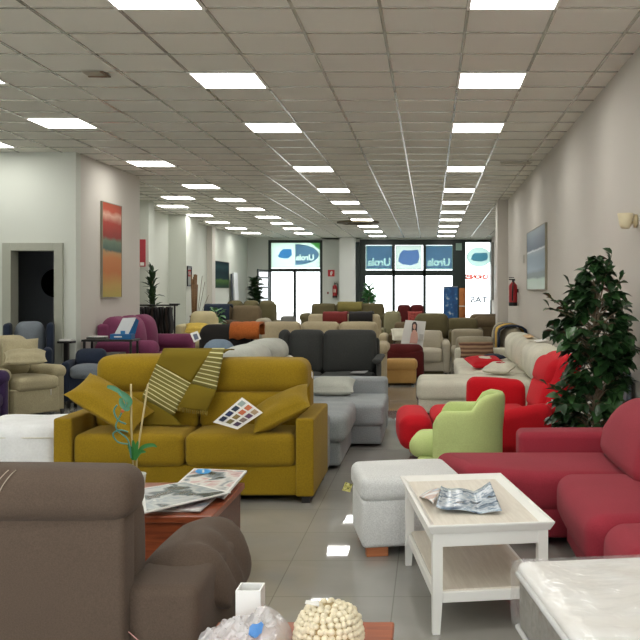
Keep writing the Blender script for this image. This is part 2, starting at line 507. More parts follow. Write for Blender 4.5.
# door 2: the entrance, its left leaf swung inward
f2 = MB()
f2.box(-5.90, -5.80, 33.02, 33.14, 0, 3.38); f2.box(-4.02, -3.92, 33.02, 33.14, 0, 3.38); f2.box(-5.8, -4.02, 33.02, 33.14, 3.28, 3.38)
f2.box(-5.8, -4.02, 33.02, 33.14, 2.22, 2.34); f2.box(-4.99, -4.89, 33.02, 33.14, 0, 2.3)
ent = struct('door_2', f2, M_GREEN, label='glazed street entrance with dark green frame')
struct('pane', MB().quadbox(-5.8, -4.02, 33.07, 33.08, 2.34, 3.28), M_GLASS, ent)
struct('pane', MB().quadbox(-4.89, -4.02, 33.07, 33.08, .0, 2.22), M_GLASS, ent)
lf = MB()
H = Vector((-5.86, 33.0)); E_ = Vector((-6.1, 32.0))
ang = math.degrees(math.atan2(E_.y - H.y, E_.x - H.x)); L = (E_ - H).length
MM = TRS((H.x, H.y, 0), rz=ang)
for a, b in ((0, .07), (L - .07, L)): lf.box(a, b, -.025, .025, .01, 2.3, M=MM)
for z in (.05, .45, .85, 1.25, 1.65, 2.0, 2.26): lf.box(.07, L - .07, -.02, .02, z - .03, z + .03, M=MM)
leaf = struct('door_leaf', lf, M_GREEN, ent)
struct('pane', MB().quadbox(.07, L - .07, -.004, .004, .05, 2.26, M=MM), M_GLASS, leaf)
# window 1: three bays
f1 = MB()
X = [-2.56, -1.35, -.26, .88]
f1.box(-2.56, -2.35, 33.0, 33.15, 0, 3.4); f1.box(.82, 1.24, 33.0, 33.15, 0, 3.4)
f1.box(-2.35, .82, 33.0, 33.15, 3.2, 3.4)
f1.box(-2.35, .82, 33.02, 33.14, 2.08, 2.28)
for q in (-1.33, -.2): f1.box(q - .055, q + .055, 33.02, 33.14, 0, 3.2)
f1.box(-2.35, .82, 33.02, 33.14, 0, .12)
win = struct('window_1', f1, M_GREEN, label='three bay shop window with dark green frames')
struct('trim_7', MB().box(-2.72, -2.56, 32.9, 33.0, 0, 3.3), M_GREEN, label='dark green strip between white column and shop window')
for a, b in ((-2.35, -1.385), (-1.275, -.255), (-.145, .82)):
    struct('pane', MB().quadbox(a, b, 33.07, 33.08, .12, 2.08), M_GLASS, win)
    struct('pane', MB().quadbox(a, b, 33.07, 33.08, 2.28, 3.2), M_GLASS, win)
f3 = MB()
f3.box(1.24, 1.3, 33.02, 33.14, 0, 3.4); f3.box(2.19, 2.25, 33.02, 33.14, 0, 3.4); f3.box(1.3, 2.19, 33.02, 33.14, 3.3, 3.4); f3.box(1.3, 2.19, 33.02, 33.14, 0, .1)
win2 = struct('window_2', f3, M_GREEN, label='narrow right shop window beside the dark green post')
struct('pane', MB().quadbox(1.3, 2.19, 33.07, 33.08, .1, 3.3), M_GLASS, win2)
struct('floor', MB().quadbox(-40, 40, 34.5, 70, -.2, -.12), plain('pavement_concrete', '#c9c7c0', rough=.9), label='pale pavement outside the shop')

# window lettering, seen from inside so it reads mirrored
def text_mesh(body, size, cx, z, Y, mat, name, parent=None, bold=.0, width=None):
    cu = bpy.data.curves.new('t', 'FONT'); cu.body = body; cu.size = size; cu.align_x = 'CENTER'; cu.extrude = .004; cu.offset = bold
    o = bpy.data.objects.new('t', cu); C.objects.link(o)
    dg = bpy.context.evaluated_depsgraph_get()
    me = bpy.data.meshes.new_from_object(o.evaluated_get(dg))
    bpy.data.objects.remove(o); bpy.data.curves.remove(cu)
    xs = [v.co.x for v in me.vertices]; k = 1.0 if not width else width / (max(xs) - min(xs))
    for v in me.vertices:
        x, y, zz = v.co
        v.co = (cx - x * k, Y - zz, z + y)
    me.flip_normals()
    me.materials.clear(); me.materials.append(mat); me.name = name
    q = bpy.data.objects.new(name, me); C.objects.link(q)
    if parent: q.parent = parent
    return q
FB = film('film_blue', '#93c3ee'); FG = film('film_slate', '#a9bfd8'); FW = film('film_white', '#ffffff'); FM = film('film_pale', '#bcd3d0')
FR = film('film_red', '#dd8c7c'); FGR = film('film_grey', '#a6abae'); FGN = film('film_green', '#9fd39a'); FT = film('film_teal', '#9cc6d8')
YS = 33.045
def flat(poly, Y, th=.004):
    m = MB(); n = len(poly)
    vs = [(x, Y, z) for x, z in poly] + [(x, Y + th, z) for x, z in poly]
    fs = [tuple(range(n)), tuple(range(2 * n - 1, n - 1, -1))] + [(i, i + n, (i + 1) % n + n, (i + 1) % n) for i in range(n)]
    m.add(vs, fs, None, False); return m
def ell(cx, cz, a, b, n=28, t0=0, t1=360):
    return [(cx + a * math.cos(R(t0 + (t1 - t0) * i / n)), cz + b * math.sin(R(t0 + (t1 - t0) * i / n))) for i in range(n if t1 - t0 == 360 else n + 1)]
def px(pts, Y): return [(at(x, y, Y).x, at(x, y, Y).z) for x, y in pts]
BLOB = [(-.5, -.18), (-.42, .16), (-.28, .34), (.02, .33), (.44, .36), (.5, .02), (.42, -.26), (.1, -.38), (-.3, -.32)]
def blob(cx, cz, w, h): return [(cx + a * w, cz + b * h) for a, b in BLOB]
def sign(label, group=None): return thing('window_sign', label, 'sign', (0, 0, 0), 0, group)
def cut_field(poly, Y, txt, name, mat, parent):
    """coloured film with the letters cut out of it, so the pale backing shows through"""
    body, size, cx, z, bold, width = txt
    f = flat(poly, Y).build(name, mat)
    L_ = text_mesh(body, size, cx, z, Y - .02, mat, 'cutter', None, bold, width)
    ys = [v.co.y for v in L_.data.vertices]; mid = (max(ys) + min(ys)) / 2
    for v in L_.data.vertices: v.co.y = Y - .03 if v.co.y < mid else Y + .03
    md = f.modifiers.new('cut', 'BOOLEAN'); md.object = L_; md.solver = 'EXACT'; md.operation = 'DIFFERENCE'; md.use_self = True
    dg = bpy.context.evaluated_depsgraph_get(); dg.update()
    me = bpy.data.meshes.new_from_object(f.evaluated_get(dg))
    bpy.data.objects.remove(f); bpy.data.objects.remove(L_)
    me.materials.clear(); me.materials.append(mat); me.name = name
    for p in me.polygons: p.use_smooth = False; p.material_index = 0
    q = bpy.data.objects.new(name, me); C.objects.link(q); q.parent = parent
    return q
# transom of the entrance
s = sign('white transom sign over the entrance with blue patch and half oval lettering')
flat(px([(270.6, 240.6), (320.4, 240.6), (320.4, 268), (270.6, 268)], YS + .012), YS + .012).build('backing', film('film_backing', '#dfeee6'), s)
flat(px([(278, 256), (280, 252), (283, 249), (291.5, 249), (291.8, 255), (288, 258.6), (284, 258.6), (279, 257.4)], YS), YS).build('blue_patch', FB, s)
cut_field(ell(at(295.3, 254.6, YS).x, at(0, 254.6, YS).z, .86, .38, 20, -90, 90), YS, ('Urola', .28, at(305, 0, YS).x, at(0, 260, YS).z, .010, .66), 'half_oval', FG, s)
flat(px([(308, 241), (320, 241), (320, 250)], YS + .005), YS + .005).build('green_corner', FGN, s)
# window bays
for i, (x0, x1) in enumerate(((365.8, 393), (424.8, 453))):
    s = sign(('slate blue lettered window sign beside the tall plant', 'slate blue lettered window sign beside the dark green post')[i], 'lettered window signs')
    flat(px([(x0, 245.3), (x1 - .3, 245.3), (x1 - .3, 269.6), (x0, 269.6)], YS + .008), YS + .008).build('backing', FM, s)
    cut_field(px([(x0 + 1, 246.2), (x1 - 1, 246.2), (x1 - 1, 268.4), (x0 + 1, 268.4)], YS), YS, ('Urola', .38, at((x0 + x1) / 2 - .2, 0, YS).x, at(0, 265.6, YS).z, .014, .84), 'slate_field', FG, s)
s = sign('pale window sign with a ragged blue patch in the middle bay')
flat(px([(395.5, 245.3), (422, 245.3), (422, 269.6), (395.5, 269.6)], YS + .008), YS + .008).build('backing', film('film_pale2', '#d6e0dc'), s)
flat(blob(at(408.8, 0, YS).x, at(0, 257.4, YS).z, .78, .78), YS).build('blue_patch', film('film_blue2', '#a8c0e6'), s)
s = sign('right window lettering with blue patch above red and grey capitals')
YR = 33.05
flat(ell(at(479, 0, YR).x, at(0, 257, YR).z, .46, .36), YR + .012).build('pale_oval', film('film_pale3', '#cfe0dc'), s)
flat(blob(at(479.5, 0, YR).x, at(0, 257, YR).z, .62, .44), YR).build('blue_patch', FT, s)
text_mesh('CHONES', .23, at(477, 0, YR).x, at(0, 279, YR).z, YR, FR, 'red_lettering', s, .016, .84)
text_mesh('TAS', .30, at(479, 0, YR).x, at(0, 302.5, YR).z, YR, FGR, 'grey_lettering', s, .012, .64)

# ------------------------------------------------------------------ ceiling lights
M_DIFF = emit('lamp_diffuser', '#fbfaf5', 11.0)
M_LFR = plain('lamp_frame_white', '#e8e6de', rough=.4)
proto = None
ORD = ['first', 'second', 'third', 'fourth', 'fifth', 'sixth', 'seventh', 'eighth', 'ninth', 'tenth', 'eleventh', 'twelfth']
def light(x, y, label):
    global proto
    if proto is None:
        t = thing('ceiling_light', label, 'ceiling light', (x, y, CEIL - .012), 0, 'square ceiling light panels')
        f = MB()
        for a in (-1, 1):
            f.quadbox(a * .297 - .012, a * .297 + .012, -.309, .309, -.006, .01); f.quadbox(-.285, .285, a * .297 - .012, a * .297 + .012, -.006, .01)
        f.build('frame', M_LFR, t)
        MB().quadbox(-.285, .285, -.285, .285, -.002, .008).build('diffuser', M_DIFF, t)
        proto = t
    else:
        dup(proto, (x, y, CEIL - .012), None, label)
Y12 = [5.89, 8.29, 10.69, 14.3, 17.3, 19.7, 22.1, 24.5, 26.9, 29.3, 31.7]
Y3 = [8.1, 10.4, 13.7, 16.7, 19.1, 21.3, 23.6, 25.8, 28.0, 30.2]
Y4 = [(11.85, -5.86), (18.7, -5.2), (20.6, -5.85), (23.0, -5.85), (25.4, -5.95), (27.8, -5.95), (30.1, -5.95)]
for i, y in enumerate(Y12): light(.56, y, '%s bright ceiling panel from the camera in the row by the right wall' % ORD[i])
for i, y in enumerate(Y12): light(-1.84, y, '%s bright ceiling panel from the camera in the row over the mustard sofa' % ORD[i])
for i, y in enumerate(Y3): light(-4.22, y, '%s bright ceiling panel from the camera in the row left of centre' % ORD[i])
for i, (y, x) in enumerate(Y4): light(x, y, '%s bright ceiling panel from the camera in the row along the left wall' % ORD[i])
for x in (.56, -1.84):
    for y in (3.4, 1.0, -1.4): light(x, y, 'ceiling panel of the same rows outside the picture')
for x in (-4.22, -6.6):
    for y in (5.7, 3.3, .9, -1.5): light(x, y, 'ceiling panel of the same rows outside the picture')
light(-6.6, 8.1, 'ceiling panel of the same rows outside the picture')

M_BROWN = plain('vent_brown', '#5d5238', rough=.6)
v = thing('ceiling_vent', 'round brown ceiling vent among the far lights', 'vent', (at(358, 223, 25.3).x, 25.3, CEIL))
MB().lathe([(.6, -.008), (.58, -.05), (.45, -.07), (.44, -.04), (.3, -.05), (.29, -.08), (.02, -.09)], n=32).build('diffuser_ring', M_BROWN, v)
v = thing('ceiling_vent', 'slim white slot vent near the right wall', 'vent', (at(516, 163, 13.6).x, 13.6, CEIL))
m = MB(); m.box(-.24, .24, -.06, .06, -.02, -.008)
for k in range(3): m.box(-.22, .22, -.045 + .04 * k, -.025 + .04 * k, -.03, -.02)
m.build('slot_grille', plain('vent_white', '#bdb7a8', rough=.5), v)
v = thing('ceiling_hatch', 'small brown rimmed hatch in a ceiling tile at upper left', 'hatch', (at(96, 76, 8.05).x, 8.05, CEIL))
m = MB(); m.box(-.1, .1, .07, .1, -.02, -.008); m.box(.07, .1, -.1, .1, -.02, -.008); m.build('rim', plain('hatch_brown', '#6a5138'), v)
MB().box(-.1, .07, -.1, .07, -.012, -.0075).build('lid', plain('hatch_lid', '#a39a88'), v)
# ------------------------------------------------------------------ furniture materials
M_MUST = fabric('mustard_weave', '#94781a', var=.12, scale=120, blotch=.06)
M_MUSTD = fabric('mustard_pillow', '#8a7018', var=.12, scale=120)
M_BROWN_F = fabric('brown_tweed', '#5a4c41', var=.14, scale=240, blotch=.06)
M_CRIM = fabric('crimson_weave', '#98323f', var=.08, scale=140, blotch=.05)
M_RED = fabric('bright_red', '#c81a26', var=.08, scale=120, blotch=.05)
M_LIME = fabric('lime_fabric', '#c6d68e', var=.06, scale=120, blotch=.04)
M_TWEED = fabric('pale_grey_tweed', '#dadbd9', var=.13, scale=150, blotch=.05)
M_GREY = fabric('mid_grey_fabric', '#94999a', var=.12, scale=100)
M_LGREY = fabric('light_grey_fabric', '#b3b5ab', var=.1, scale=100)
M_BLUEG = fabric('blue_grey_fabric', '#6d7d8c', var=.1, scale=90)
M_CHAR = fabric('charcoal_fabric', '#3b3c3a', var=.14, scale=90)
M_BLACK = fabric('black_fabric', '#211e1c', var=.15, scale=90)
M_BEIGE = fabric('beige_fabric', '#b7a98b', var=.1, scale=90)
M_SAND = fabric('sand_fabric', '#a99f80', var=.12, scale=90)
M_TAUPE = fabric('taupe_fabric', '#9f9681', var=.1, scale=90)
M_LTAUPE = fabric('light_taupe_fabric', '#bdb5a2', var=.1, scale=90)
M_OLIVE = fabric('olive_fabric', '#645c41', var=.12, scale=90)
M_BRNOL = fabric('brown_olive_fabric', '#6a5b45', var=.14, scale=80)
M_CREAM = fabric('cream_fabric', '#d6d2c0', var=.08, scale=90)
M_NAVY = fabric('navy_fabric', '#272f3f', var=.12, scale=90)
M_STEEL = fabric('steel_grey_fabric', '#767d84', var=.1, scale=90)
M_MAROON = fabric('maroon_fabric', '#5c2222', var=.12, scale=90)
M_TAN = fabric('tan_fabric', '#c39a5e', var=.08, scale=90)
M_MAG = fabric('magenta_fabric', '#80405f', var=.1, scale=90)
M_PURP = fabric('purple_fabric', '#3c2c4c', var=.1, scale=90)
M_WHITE = fabric('white_fabric', '#e9eaea', var=.04, scale=60, bump=.1)
M_YELL = fabric('yellow_cream_fabric', '#c9bd96', var=.08, scale=80)
M_ORANGE = fabric('orange_fabric', '#a85a28', var=.16, scale=60)
M_OCHRE = fabric('ochre_fabric', '#cfa53c', var=.14, scale=60)
M_FOOT = plain('dark_plastic_foot', '#1b1917', rough=.5)
M_WFOOT = wood('orange_beech', '#b0653a', '#c67c4d', rough=.45)
M_CARD = plain('white_card', '#eceae4', rough=.6, var=.02)
M_BLK = plain('black_metal', '#141414', rough=.4, metal=.3)
M_STITCH = plain('pale_stitch', '#b3a593', rough=.8)

# ------------------------------------------------------------------ generic seats (local: faces -Y, origin front centre on the floor)
def sofa(name, label, cat, loc, rz, w, d, mat, seat_h=.45, arm_h=.62, arm_w=.2, back_h=.95, back_t=.24, n=2, arms='LR',
         base_z=.07, lean=.06, cuts=None, back_mat=None, seat_mat=None, roll=False, round_back=.07, puff=.03, group=None, arm_mat=None, feet=True, armd=0.0, seat_t=.17, armb=None):
    t = thing(name, label, cat, loc, rz, group)
    bm_, sm_, am_ = back_mat or mat, seat_mat or mat, arm_mat or mat
    armb = d - .01 if armb is None else armb
    aL = arm_w if 'L' in arms else 0; aR = arm_w if 'R' in arms else 0
    x0, x1 = -w / 2 + aL, w / 2 - aR
    MB().soft(x0 - .02, x1 + .02, .03, d - .04, base_z, seat_h - seat_t + .02, .02).build('base', mat, t)
    MB().soft(x0 - .02, x1 + .02, d - back_t * .55, d, base_z, back_h - .1, .05).build('backrest', bm_, t)
    if cuts is None: cuts = [x0 + (x1 - x0) * i / n for i in range(n + 1)]
    for a, b in zip(cuts[:-1], cuts[1:]):
        MB().soft(a + .004, b - .004, -.01, d - back_t * .8, seat_h - seat_t, seat_h - .02, .05, (0, .015, puff)).build('seat_cushion', sm_, t)
    for a, b in zip(cuts[:-1], cuts[1:]):
        def fn(q, u): return (q.x, q.y + lean * (u[2]) * .5 + lean * .3, q.z)
        MB().soft(a + .004, b - .004, d - back_t - .03, d - back_t * .28, seat_h - .04, back_h, round_back, (.01, puff + .02, .01), fn=fn).build('back_cushion', bm_, t)
    for s, on in ((-1, aL), (1, aR)):
        if not on: continue
        a, b = (-w / 2, -w / 2 + arm_w) if s < 0 else (w / 2 - arm_w, w / 2)
        m = MB()
        if roll:
            r = arm_w * .56
            m.soft(a + .03, b - .03, armd, d - .02, base_z - .03, arm_h - r, .03)
            m.soft(a - .02, b + .02, armd - .015, d - .03, arm_h - 2 * r + .02, arm_h, r * .95)
        else:
            m.soft(a, b, armd, armb, base_z - .03, arm_h, min(.07, arm_w * .4), (.0, .0, .012))
        m.build('arm', am_, t)
    if feet:
        for x in (-w / 2 + .08, w / 2 - .08):
            for y in (.08, d - .1):
                MB().tube([(x, y, 0), (x, y, base_z + .01)], [.022, .028], 8).build('foot', M_FOOT, t)
    return t

def pillow(label, loc, w, h, t, rx, ry, rz, mat, group=None, name='scatter_cushion', cat='cushion', seed=0, wr=.02, panel=None):
    o = MB().pillow(w, h, t, TRS((0, 0, 0), rx, ry, rz), wr=wr, seed=seed).build(name, mat)
    o.location = loc
    tag(o, label, cat, group)
    if panel is not None:
        p = MB().pillow(w * .66, h * .62, t * 1.06, TRS((0, 0, 0), rx, ry, rz), wr=wr, seed=seed).build('panel', panel, o)
    return o
def card(label, name, pts, th, mat, cat='card', parent=None):
    """thin board through four 3D corners"""
    p = [Vector(q) for q in pts]
    nrm = (p[1] - p[0]).cross(p[3] - p[0]).normalized() * th
    m = MB(); m.add(p + [q + nrm for q in p], [(0, 1, 2, 3), (7, 6, 5, 4), (0, 4, 5, 1), (1, 5, 6, 2), (2, 6, 7, 3), (3, 7, 4, 0)], None, False)
    o = m.build(name, mat, parent)
    if label: tag(o, label, cat)
    return o
def bil(P, u, v):
    a, b, c, d_ = [Vector(q) for q in P]
    return a * (1 - u) * (1 - v) + b * u * (1 - v) + c * u * v + d_ * (1 - u) * v

# ------------------------------------------------------------------ mustard sofa with throw and cushions
t = thing('sofa', 'mustard yellow two seat sofa with a striped throw over its back', 'sofa', (-1.76, 6.46, 0))
MB().soft(-.83, .83, .035, .86, .05, .27, .02).build('base', M_MUST, t)
for a, b in ((-.795, -.002), (.002, .795)):
    MB().soft(a, b, .0, .62, .262, .495, .05, (.0, .012, .022)).build('seat_cushion', M_MUST, t)
MB().soft(-.82, .82, .62, .89, .05, .9, .05).build('backrest', M_MUST, t)
for a, b in ((-.79, -.002), (.002, .79)):
    MB().soft(a, b, .40, .70, .47, .755, .06, (.0, .03, .0)).build('back_cushion', M_MUST, t)
for a, b, h in ((-.80, -.002, 1.018), (.002, .82, .992)):
    MB().soft(a, b, .43, .80, .735, h, .085, (.0, .02, .012)).build('headrest_cushion', M_MUST, t)
for a, b in ((-.93, -.80), (.80, .93)):
    MB().soft(a, b, -.005, .90, .05, .61, .018).build('arm', M_MUST, t)
for x in (-.87, .87):
    for y in (.06, .84): MB().quadbox(x - .03, x + .03, y - .03, y + .03, 0, .055).build('foot', M_FOOT, t)
card(None, 'care_tag', [at(311.5, 371, 7.06), at(312.8, 373, 7.06), at(312.8, 379, 7.06), at(311.5, 377, 7.06)], .002, M_CARD, parent=None).parent = t
for c in kids(t):
    if c.name.startswith('care_tag'):
        c.location = (1.76, -6.46, 0)

# throw draped over the left of centre of the backrest
def striped():
    m, nt, b = base_mat('striped_throw')
    uv = N(nt, 'ShaderNodeUVMap'); uv.uv_map = 'uv'
    sep = N(nt, 'ShaderNodeSeparateXYZ'); nt.links.new(uv.outputs[0], sep.inputs[0])
    mul = N(nt, 'ShaderNodeMath', operation='MULTIPLY'); mul.inputs[1].default_value = 9.0; nt.links.new(sep.outputs[1], mul.inputs[0])
    fr = N(nt, 'ShaderNodeMath', operation='FRACT'); nt.links.new(mul.outputs[0], fr.inputs[0])
    lt = N(nt, 'ShaderNodeMath', operation='LESS_THAN'); lt.inputs[1].default_value = .24; nt.links.new(fr.outputs[0], lt.inputs[0])
    gt = N(nt, 'ShaderNodeMath', operation='GREATER_THAN'); gt.inputs[1].default_value = -.001; nt.links.new(sep.outputs[1], gt.inputs[0])
    an = N(nt, 'ShaderNodeMath', operation='MULTIPLY'); nt.links.new(lt.outputs[0], an.inputs[0]); nt.links.new(gt.outputs[0], an.inputs[1])
    mx = N(nt, 'ShaderNodeMix', data_type='RGBA')
    mx2 = N(nt, 'ShaderNodeMix', data_type='RGBA')
    nt.links.new(gt.outputs[0], mx2.inputs[0]); mx2.inputs[6].default_value = lin('#7a6822'); mx2.inputs[7].default_value = lin('#79723e')
    nt.links.new(an.outputs[0], mx.inputs[0]); nt.links.new(mx2.outputs[2], mx.inputs[6]); mx.inputs[7].default_value = lin('#d6cf9c')
    nt.links.new(mx.outputs[2], b.inputs['Base Color']); b.inputs['Roughness'].default_value = .95; b.inputs['Specular IOR Level'].default_value = .1
    return m
M_THROW = striped()
th = thing('throw_blanket', 'olive mustard throw with cream stripes and fringe draped over the mustard sofa', 'blanket', at(185, 395, 6.8))
def yd(y, lift=0.0):                                   # how far the cushion fronts stand off, by picture height
    s = max(0, min(1, (y - 386) / 14.0)); s = s * s * (3 - 2 * s)
    top = max(0, min(1, (358 - y) / 8.0))
    return 6.845 - .035 * s + .12 * top - lift
def patch(mb, Q, stripes, lift=0.0, nu=10, nv=10, seed=0):
    rows = []
    for i in range(nv + 1):
        r = []
        for j in range(nu + 1):
            u, v = j / nu, i / nv
            q = bil([(a, b, 0) for a, b in Q], u, v)
            p = at(q.x, q.y, yd(q.y, lift) - .006 * math.sin(u * 9 + seed) * v)
            r.append(p - th.location)
        rows.append(r)
    mb.grid(rows, uvf=(lambda a, b: (a, b)) if stripes else (lambda a, b: (0, -1)))
m = MB()
patch(m, [(166, 352), (217, 352), (193, 386), (158.8, 367)], False)
patch(m, [(158.8, 367), (193, 386), (176, 418.5), (144.7, 400)], True, .004)
patch(m, [(144.7, 400), (176, 418.5), (184, 428), (142, 428)], False, .004, seed=1)
patch(m, [(214, 352), (226, 352), (218, 393), (193, 386)], True, .012, seed=2)
patch(m, [(193, 386), (218, 393), (209, 414), (179, 410)], False, .012, seed=3)
rows = []                                              # over the top and down behind
for i in range(6):
    a = i / 5
    rows.append([Vector((at(166 + 60 * j / 8, 352, 6.97).x + .0, 6.965 + .36 * a, 1.026 + .012 * math.sin(PI * a))) - th.location for j in range(9)])
m.grid(rows, uvf=lambda a, b: (0, -1))
m.build('cloth', M_THROW, th, thick=.008)
m = MB()
for k in range(15):
    x = 180 + 29 * k / 14; y = 409.6 + 4 * k / 14
    p = at(x, y, yd(y, .014)); q = at(x + rnd.uniform(-.6, .6), y + 4.6, yd(y + 4, .02))
    m.tube([p - th.location, q - th.location], .005, 5)
m.build('fringe', fabric('fringe_yarn', '#8d7a33'), th)
pillow('plump mustard scatter cushion leaning at the left arm of the mustard sofa', (-2.33, 6.64, .685), .56, .34, .15, 26, 31, 0, M_MUST, seed=1)
pillow('mustard scatter cushion lying at the right arm of the mustard sofa', (-1.09, 6.64, .655), .46, .34, .15, 24, -26, 0, M_MUSTD, seed=5)
sw = thing('swatch_card', 'white swatch card with colour squares propped on the mustard sofa', 'card', at(240, 415, 6.58))
SQ = [at(216, 424, 6.50), at(244.5, 399.5, 6.62), at(265, 414.5, 6.60), at(240, 431, 6.48)]
card(None, 'board', [q - sw.location for q in SQ], .004, M_CARD, parent=sw)
cols = ['#1d2740', '#222b52', '#1f3040', '#9aa9a4', '#6d6238', '#7e6a3a', '#c46a44', '#c9714a', '#433347', '#7d6e66', '#5a3a56', '#a88f6d']
for k, c in enumerate(cols):
    u0 = .10 + .22 * (k % 4); v0 = (.10, .40, .70)[k // 4]
    pts = [bil(SQ, a, b) - sw.location + Vector((0, -.006, .003)) for a, b in ((u0, v0), (u0 + .17, v0), (u0 + .17, v0 + .2), (u0, v0 + .2))]
    card(None, 'colour_square', pts, .001, plain('swatch_%d' % k, c, rough=.8), parent=sw)

# ------------------------------------------------------------------ brown sofa in the foreground, seen from behind
t = thing('sofa', 'large brown tweed sofa in the left foreground seen from behind', 'sofa', (-1.7, 2.7, 0))
o = t.location
def L(*a): return (a[0] - o.x, a[1] - o.x, a[2] - o.y, a[3] - o.y, a[4], a[5])
def fb(q, u): return (q.x, q.y - .03 * u[2], q.z)
MB().soft(*L(-2.75, -.926, 2.735, 2.85, .08, .845), .02, (0, .004, .0)).build('backrest', M_BROWN_F, t)
def fh(q, u): return (q.x - .02 * (u[1] + 1) * .5, q.y, q.z + .0)
for a, b in ((-2.75, -1.78), (-1.775, -.898)):
    MB().soft(*L(a, b, 2.70, 2.90, .822, .978), .062, (.0, .008, .008)).build('headrest', M_BROWN_F, t)
MB().soft(*L(-2.7, -.965, 2.86, 3.45, .08, .30), .03).build('base', M_BROWN_F, t)
for a, b in ((-2.68, -1.85), (-1.84, -.975)):
    MB().soft(*L(a, b, 2.9, 3.46, .28, .47), .05, (0, .01, .02)).build('seat_cushion', M_BROWN_F, t)
    MB().soft(*L(a, b + .02, 2.84, 3.08, .45, .86), .08, (.01, .03, 0)).build('back_cushion', M_BROWN_F, t)
MB().soft(*L(-.968, -.718, 2.79, 3.42, .06, .606), .035, (.0, .0, .006)).build('arm', M_BROWN_F, t)
MB().soft(*L(-2.99, -2.74, 2.79, 3.42, .06, .606), .035, (.0, .0, .006)).build('arm', M_BROWN_F, t)
def fpad(q, u):
    s = max(0, u[0])                                   # droops over the outer side and puckers
    z = q.z - .09 * s ** 3
    w_ = .012 * noise.noise((q.x * 8, q.y * 9, q.z * 8)) + .007 * math.sin(q.y * 38 + q.z * 26 + 4 * noise.noise((q.x * 5, q.y * 4, 2))) * max(0, u[0]) ** .5
    return (q.x + .02 * s + w_, q.y + w_, z + w_ - .05 * max(0, -u[0]) * (u[2] > 0))
for x0, x1, sgn in ((-1.0, -.705, 1), (-3.06, -2.765, -1)):
    f_ = fpad if sgn > 0 else (lambda q, u: fpad(Vector((q.x, q.y, q.z)), [-u[0], u[1], u[2]]))
    MB().soft(*L(x0, x1, 3.0, 3.50, .455, .658), .09, (.015, .03, .012), fn=f_, m=14).build('arm_pad', M_BROWN_F, t)
for xo in (-1.318, -1.296):
    pts = []; r_, zt_, zb_ = .062, .982, .824
    for i in range(22):
        z = zt_ - .003 - (zt_ - zb_ - .02) * i / 21
        dz = max(0, z - (zt_ - r_), (zb_ + r_) - z)
        y = 2.70 + r_ - math.sqrt(max(0, r_ * r_ - dz * dz)) - .009
        pts.append((xo + .045 * (1 - i / 21) ** 2 - o.x, y - o.y, z))
    MB().tube(pts, .0016, 5).build('stitching', M_STITCH, t)
MB().tube([at(122, 627, 2.79) - o, at(130, 633, 2.775) - o, at(139, 641, 2.77) - o], .0016, 5).build('tag_string', plain('pink_string', '#d9a09a'), t)
for x in (-2.9, -.8):
    for y in (2.85, 3.35): MB().quadbox(x - .03 - o.x, x + .03 - o.x, y - .03 - o.y, y + .03 - o.y, 0, .085).build('foot', M_FOOT, t)

# ------------------------------------------------------------------ reddish chest table with magazines and the plant
M_RWOOD = wood('reddish_wood', '#7a3a22', '#9a4f2e', rough=.3)
M_RWOODD = wood('dark_reddish_wood', '#4a2417', '#63321f', rough=.35)
t = thing('coffee_table', 'reddish wood coffee table with magazines behind the brown sofa', 'table', (-1.75, 4.32, 0))
MB().box(-.72, .715, -.02, .74, .415, .45, r=.006).build('tabletop', M_RWOOD, t)
MB().box(-.70, .695, .0, .025, .05, .415).build('front_panel', M_RWOOD, t)
MB().box(-.70, .695, .695, .72, .05, .415).build('back_panel', M_RWOODD, t)
for x in (-.70, .665): MB().box(x, x + .03, .025, .695, .05, .415).build('side_panel', M_RWOODD, t)
for x in (-.68, .63):
    for y in (.02, .66): MB().box(x, x + .05, y, y + .05, 0, .05).build('foot', M_RWOODD, t)

def cover(name, palette, scale, seed):
    """a printed magazine cover: pale ground with soft patches like a photograph"""
    m, nt, b = base_mat(name)
    tc = N(nt, 'ShaderNodeTexCoord'); mp = N(nt, 'ShaderNodeMapping'); mp.inputs['Location'].default_value = (seed, seed * .7, 0)
    nt.links.new(tc.outputs['Object'], mp.inputs['Vector'])
    n1 = N(nt, 'ShaderNodeTexNoise', Scale=scale, Detail=3.0, Distortion=.6); nt.links.new(mp.outputs['Vector'], n1.inputs['Vector'])
    cr = N(nt, 'ShaderNodeValToRGB'); cr.color_ramp.interpolation = 'EASE'
    el = cr.color_ramp.elements; k = len(palette)
    el[0].position = .3; el[0].color = lin(palette[0]); el[1].position = .7; el[1].color = lin(palette[-1])
    for i in range(1, k - 1):
        e = el.new(.3 + .4 * i / (k - 1)); e.color = lin(palette[i])
    nt.links.new(n1.outputs['Fac'], cr.inputs['Fac']); nt.links.new(cr.outputs['Color'], b.inputs['Base Color'])
    b.inputs['Roughness'].default_value = .25
    return m
M_PAGE = plain('page_edges', '#dcdcd8', rough=.7)
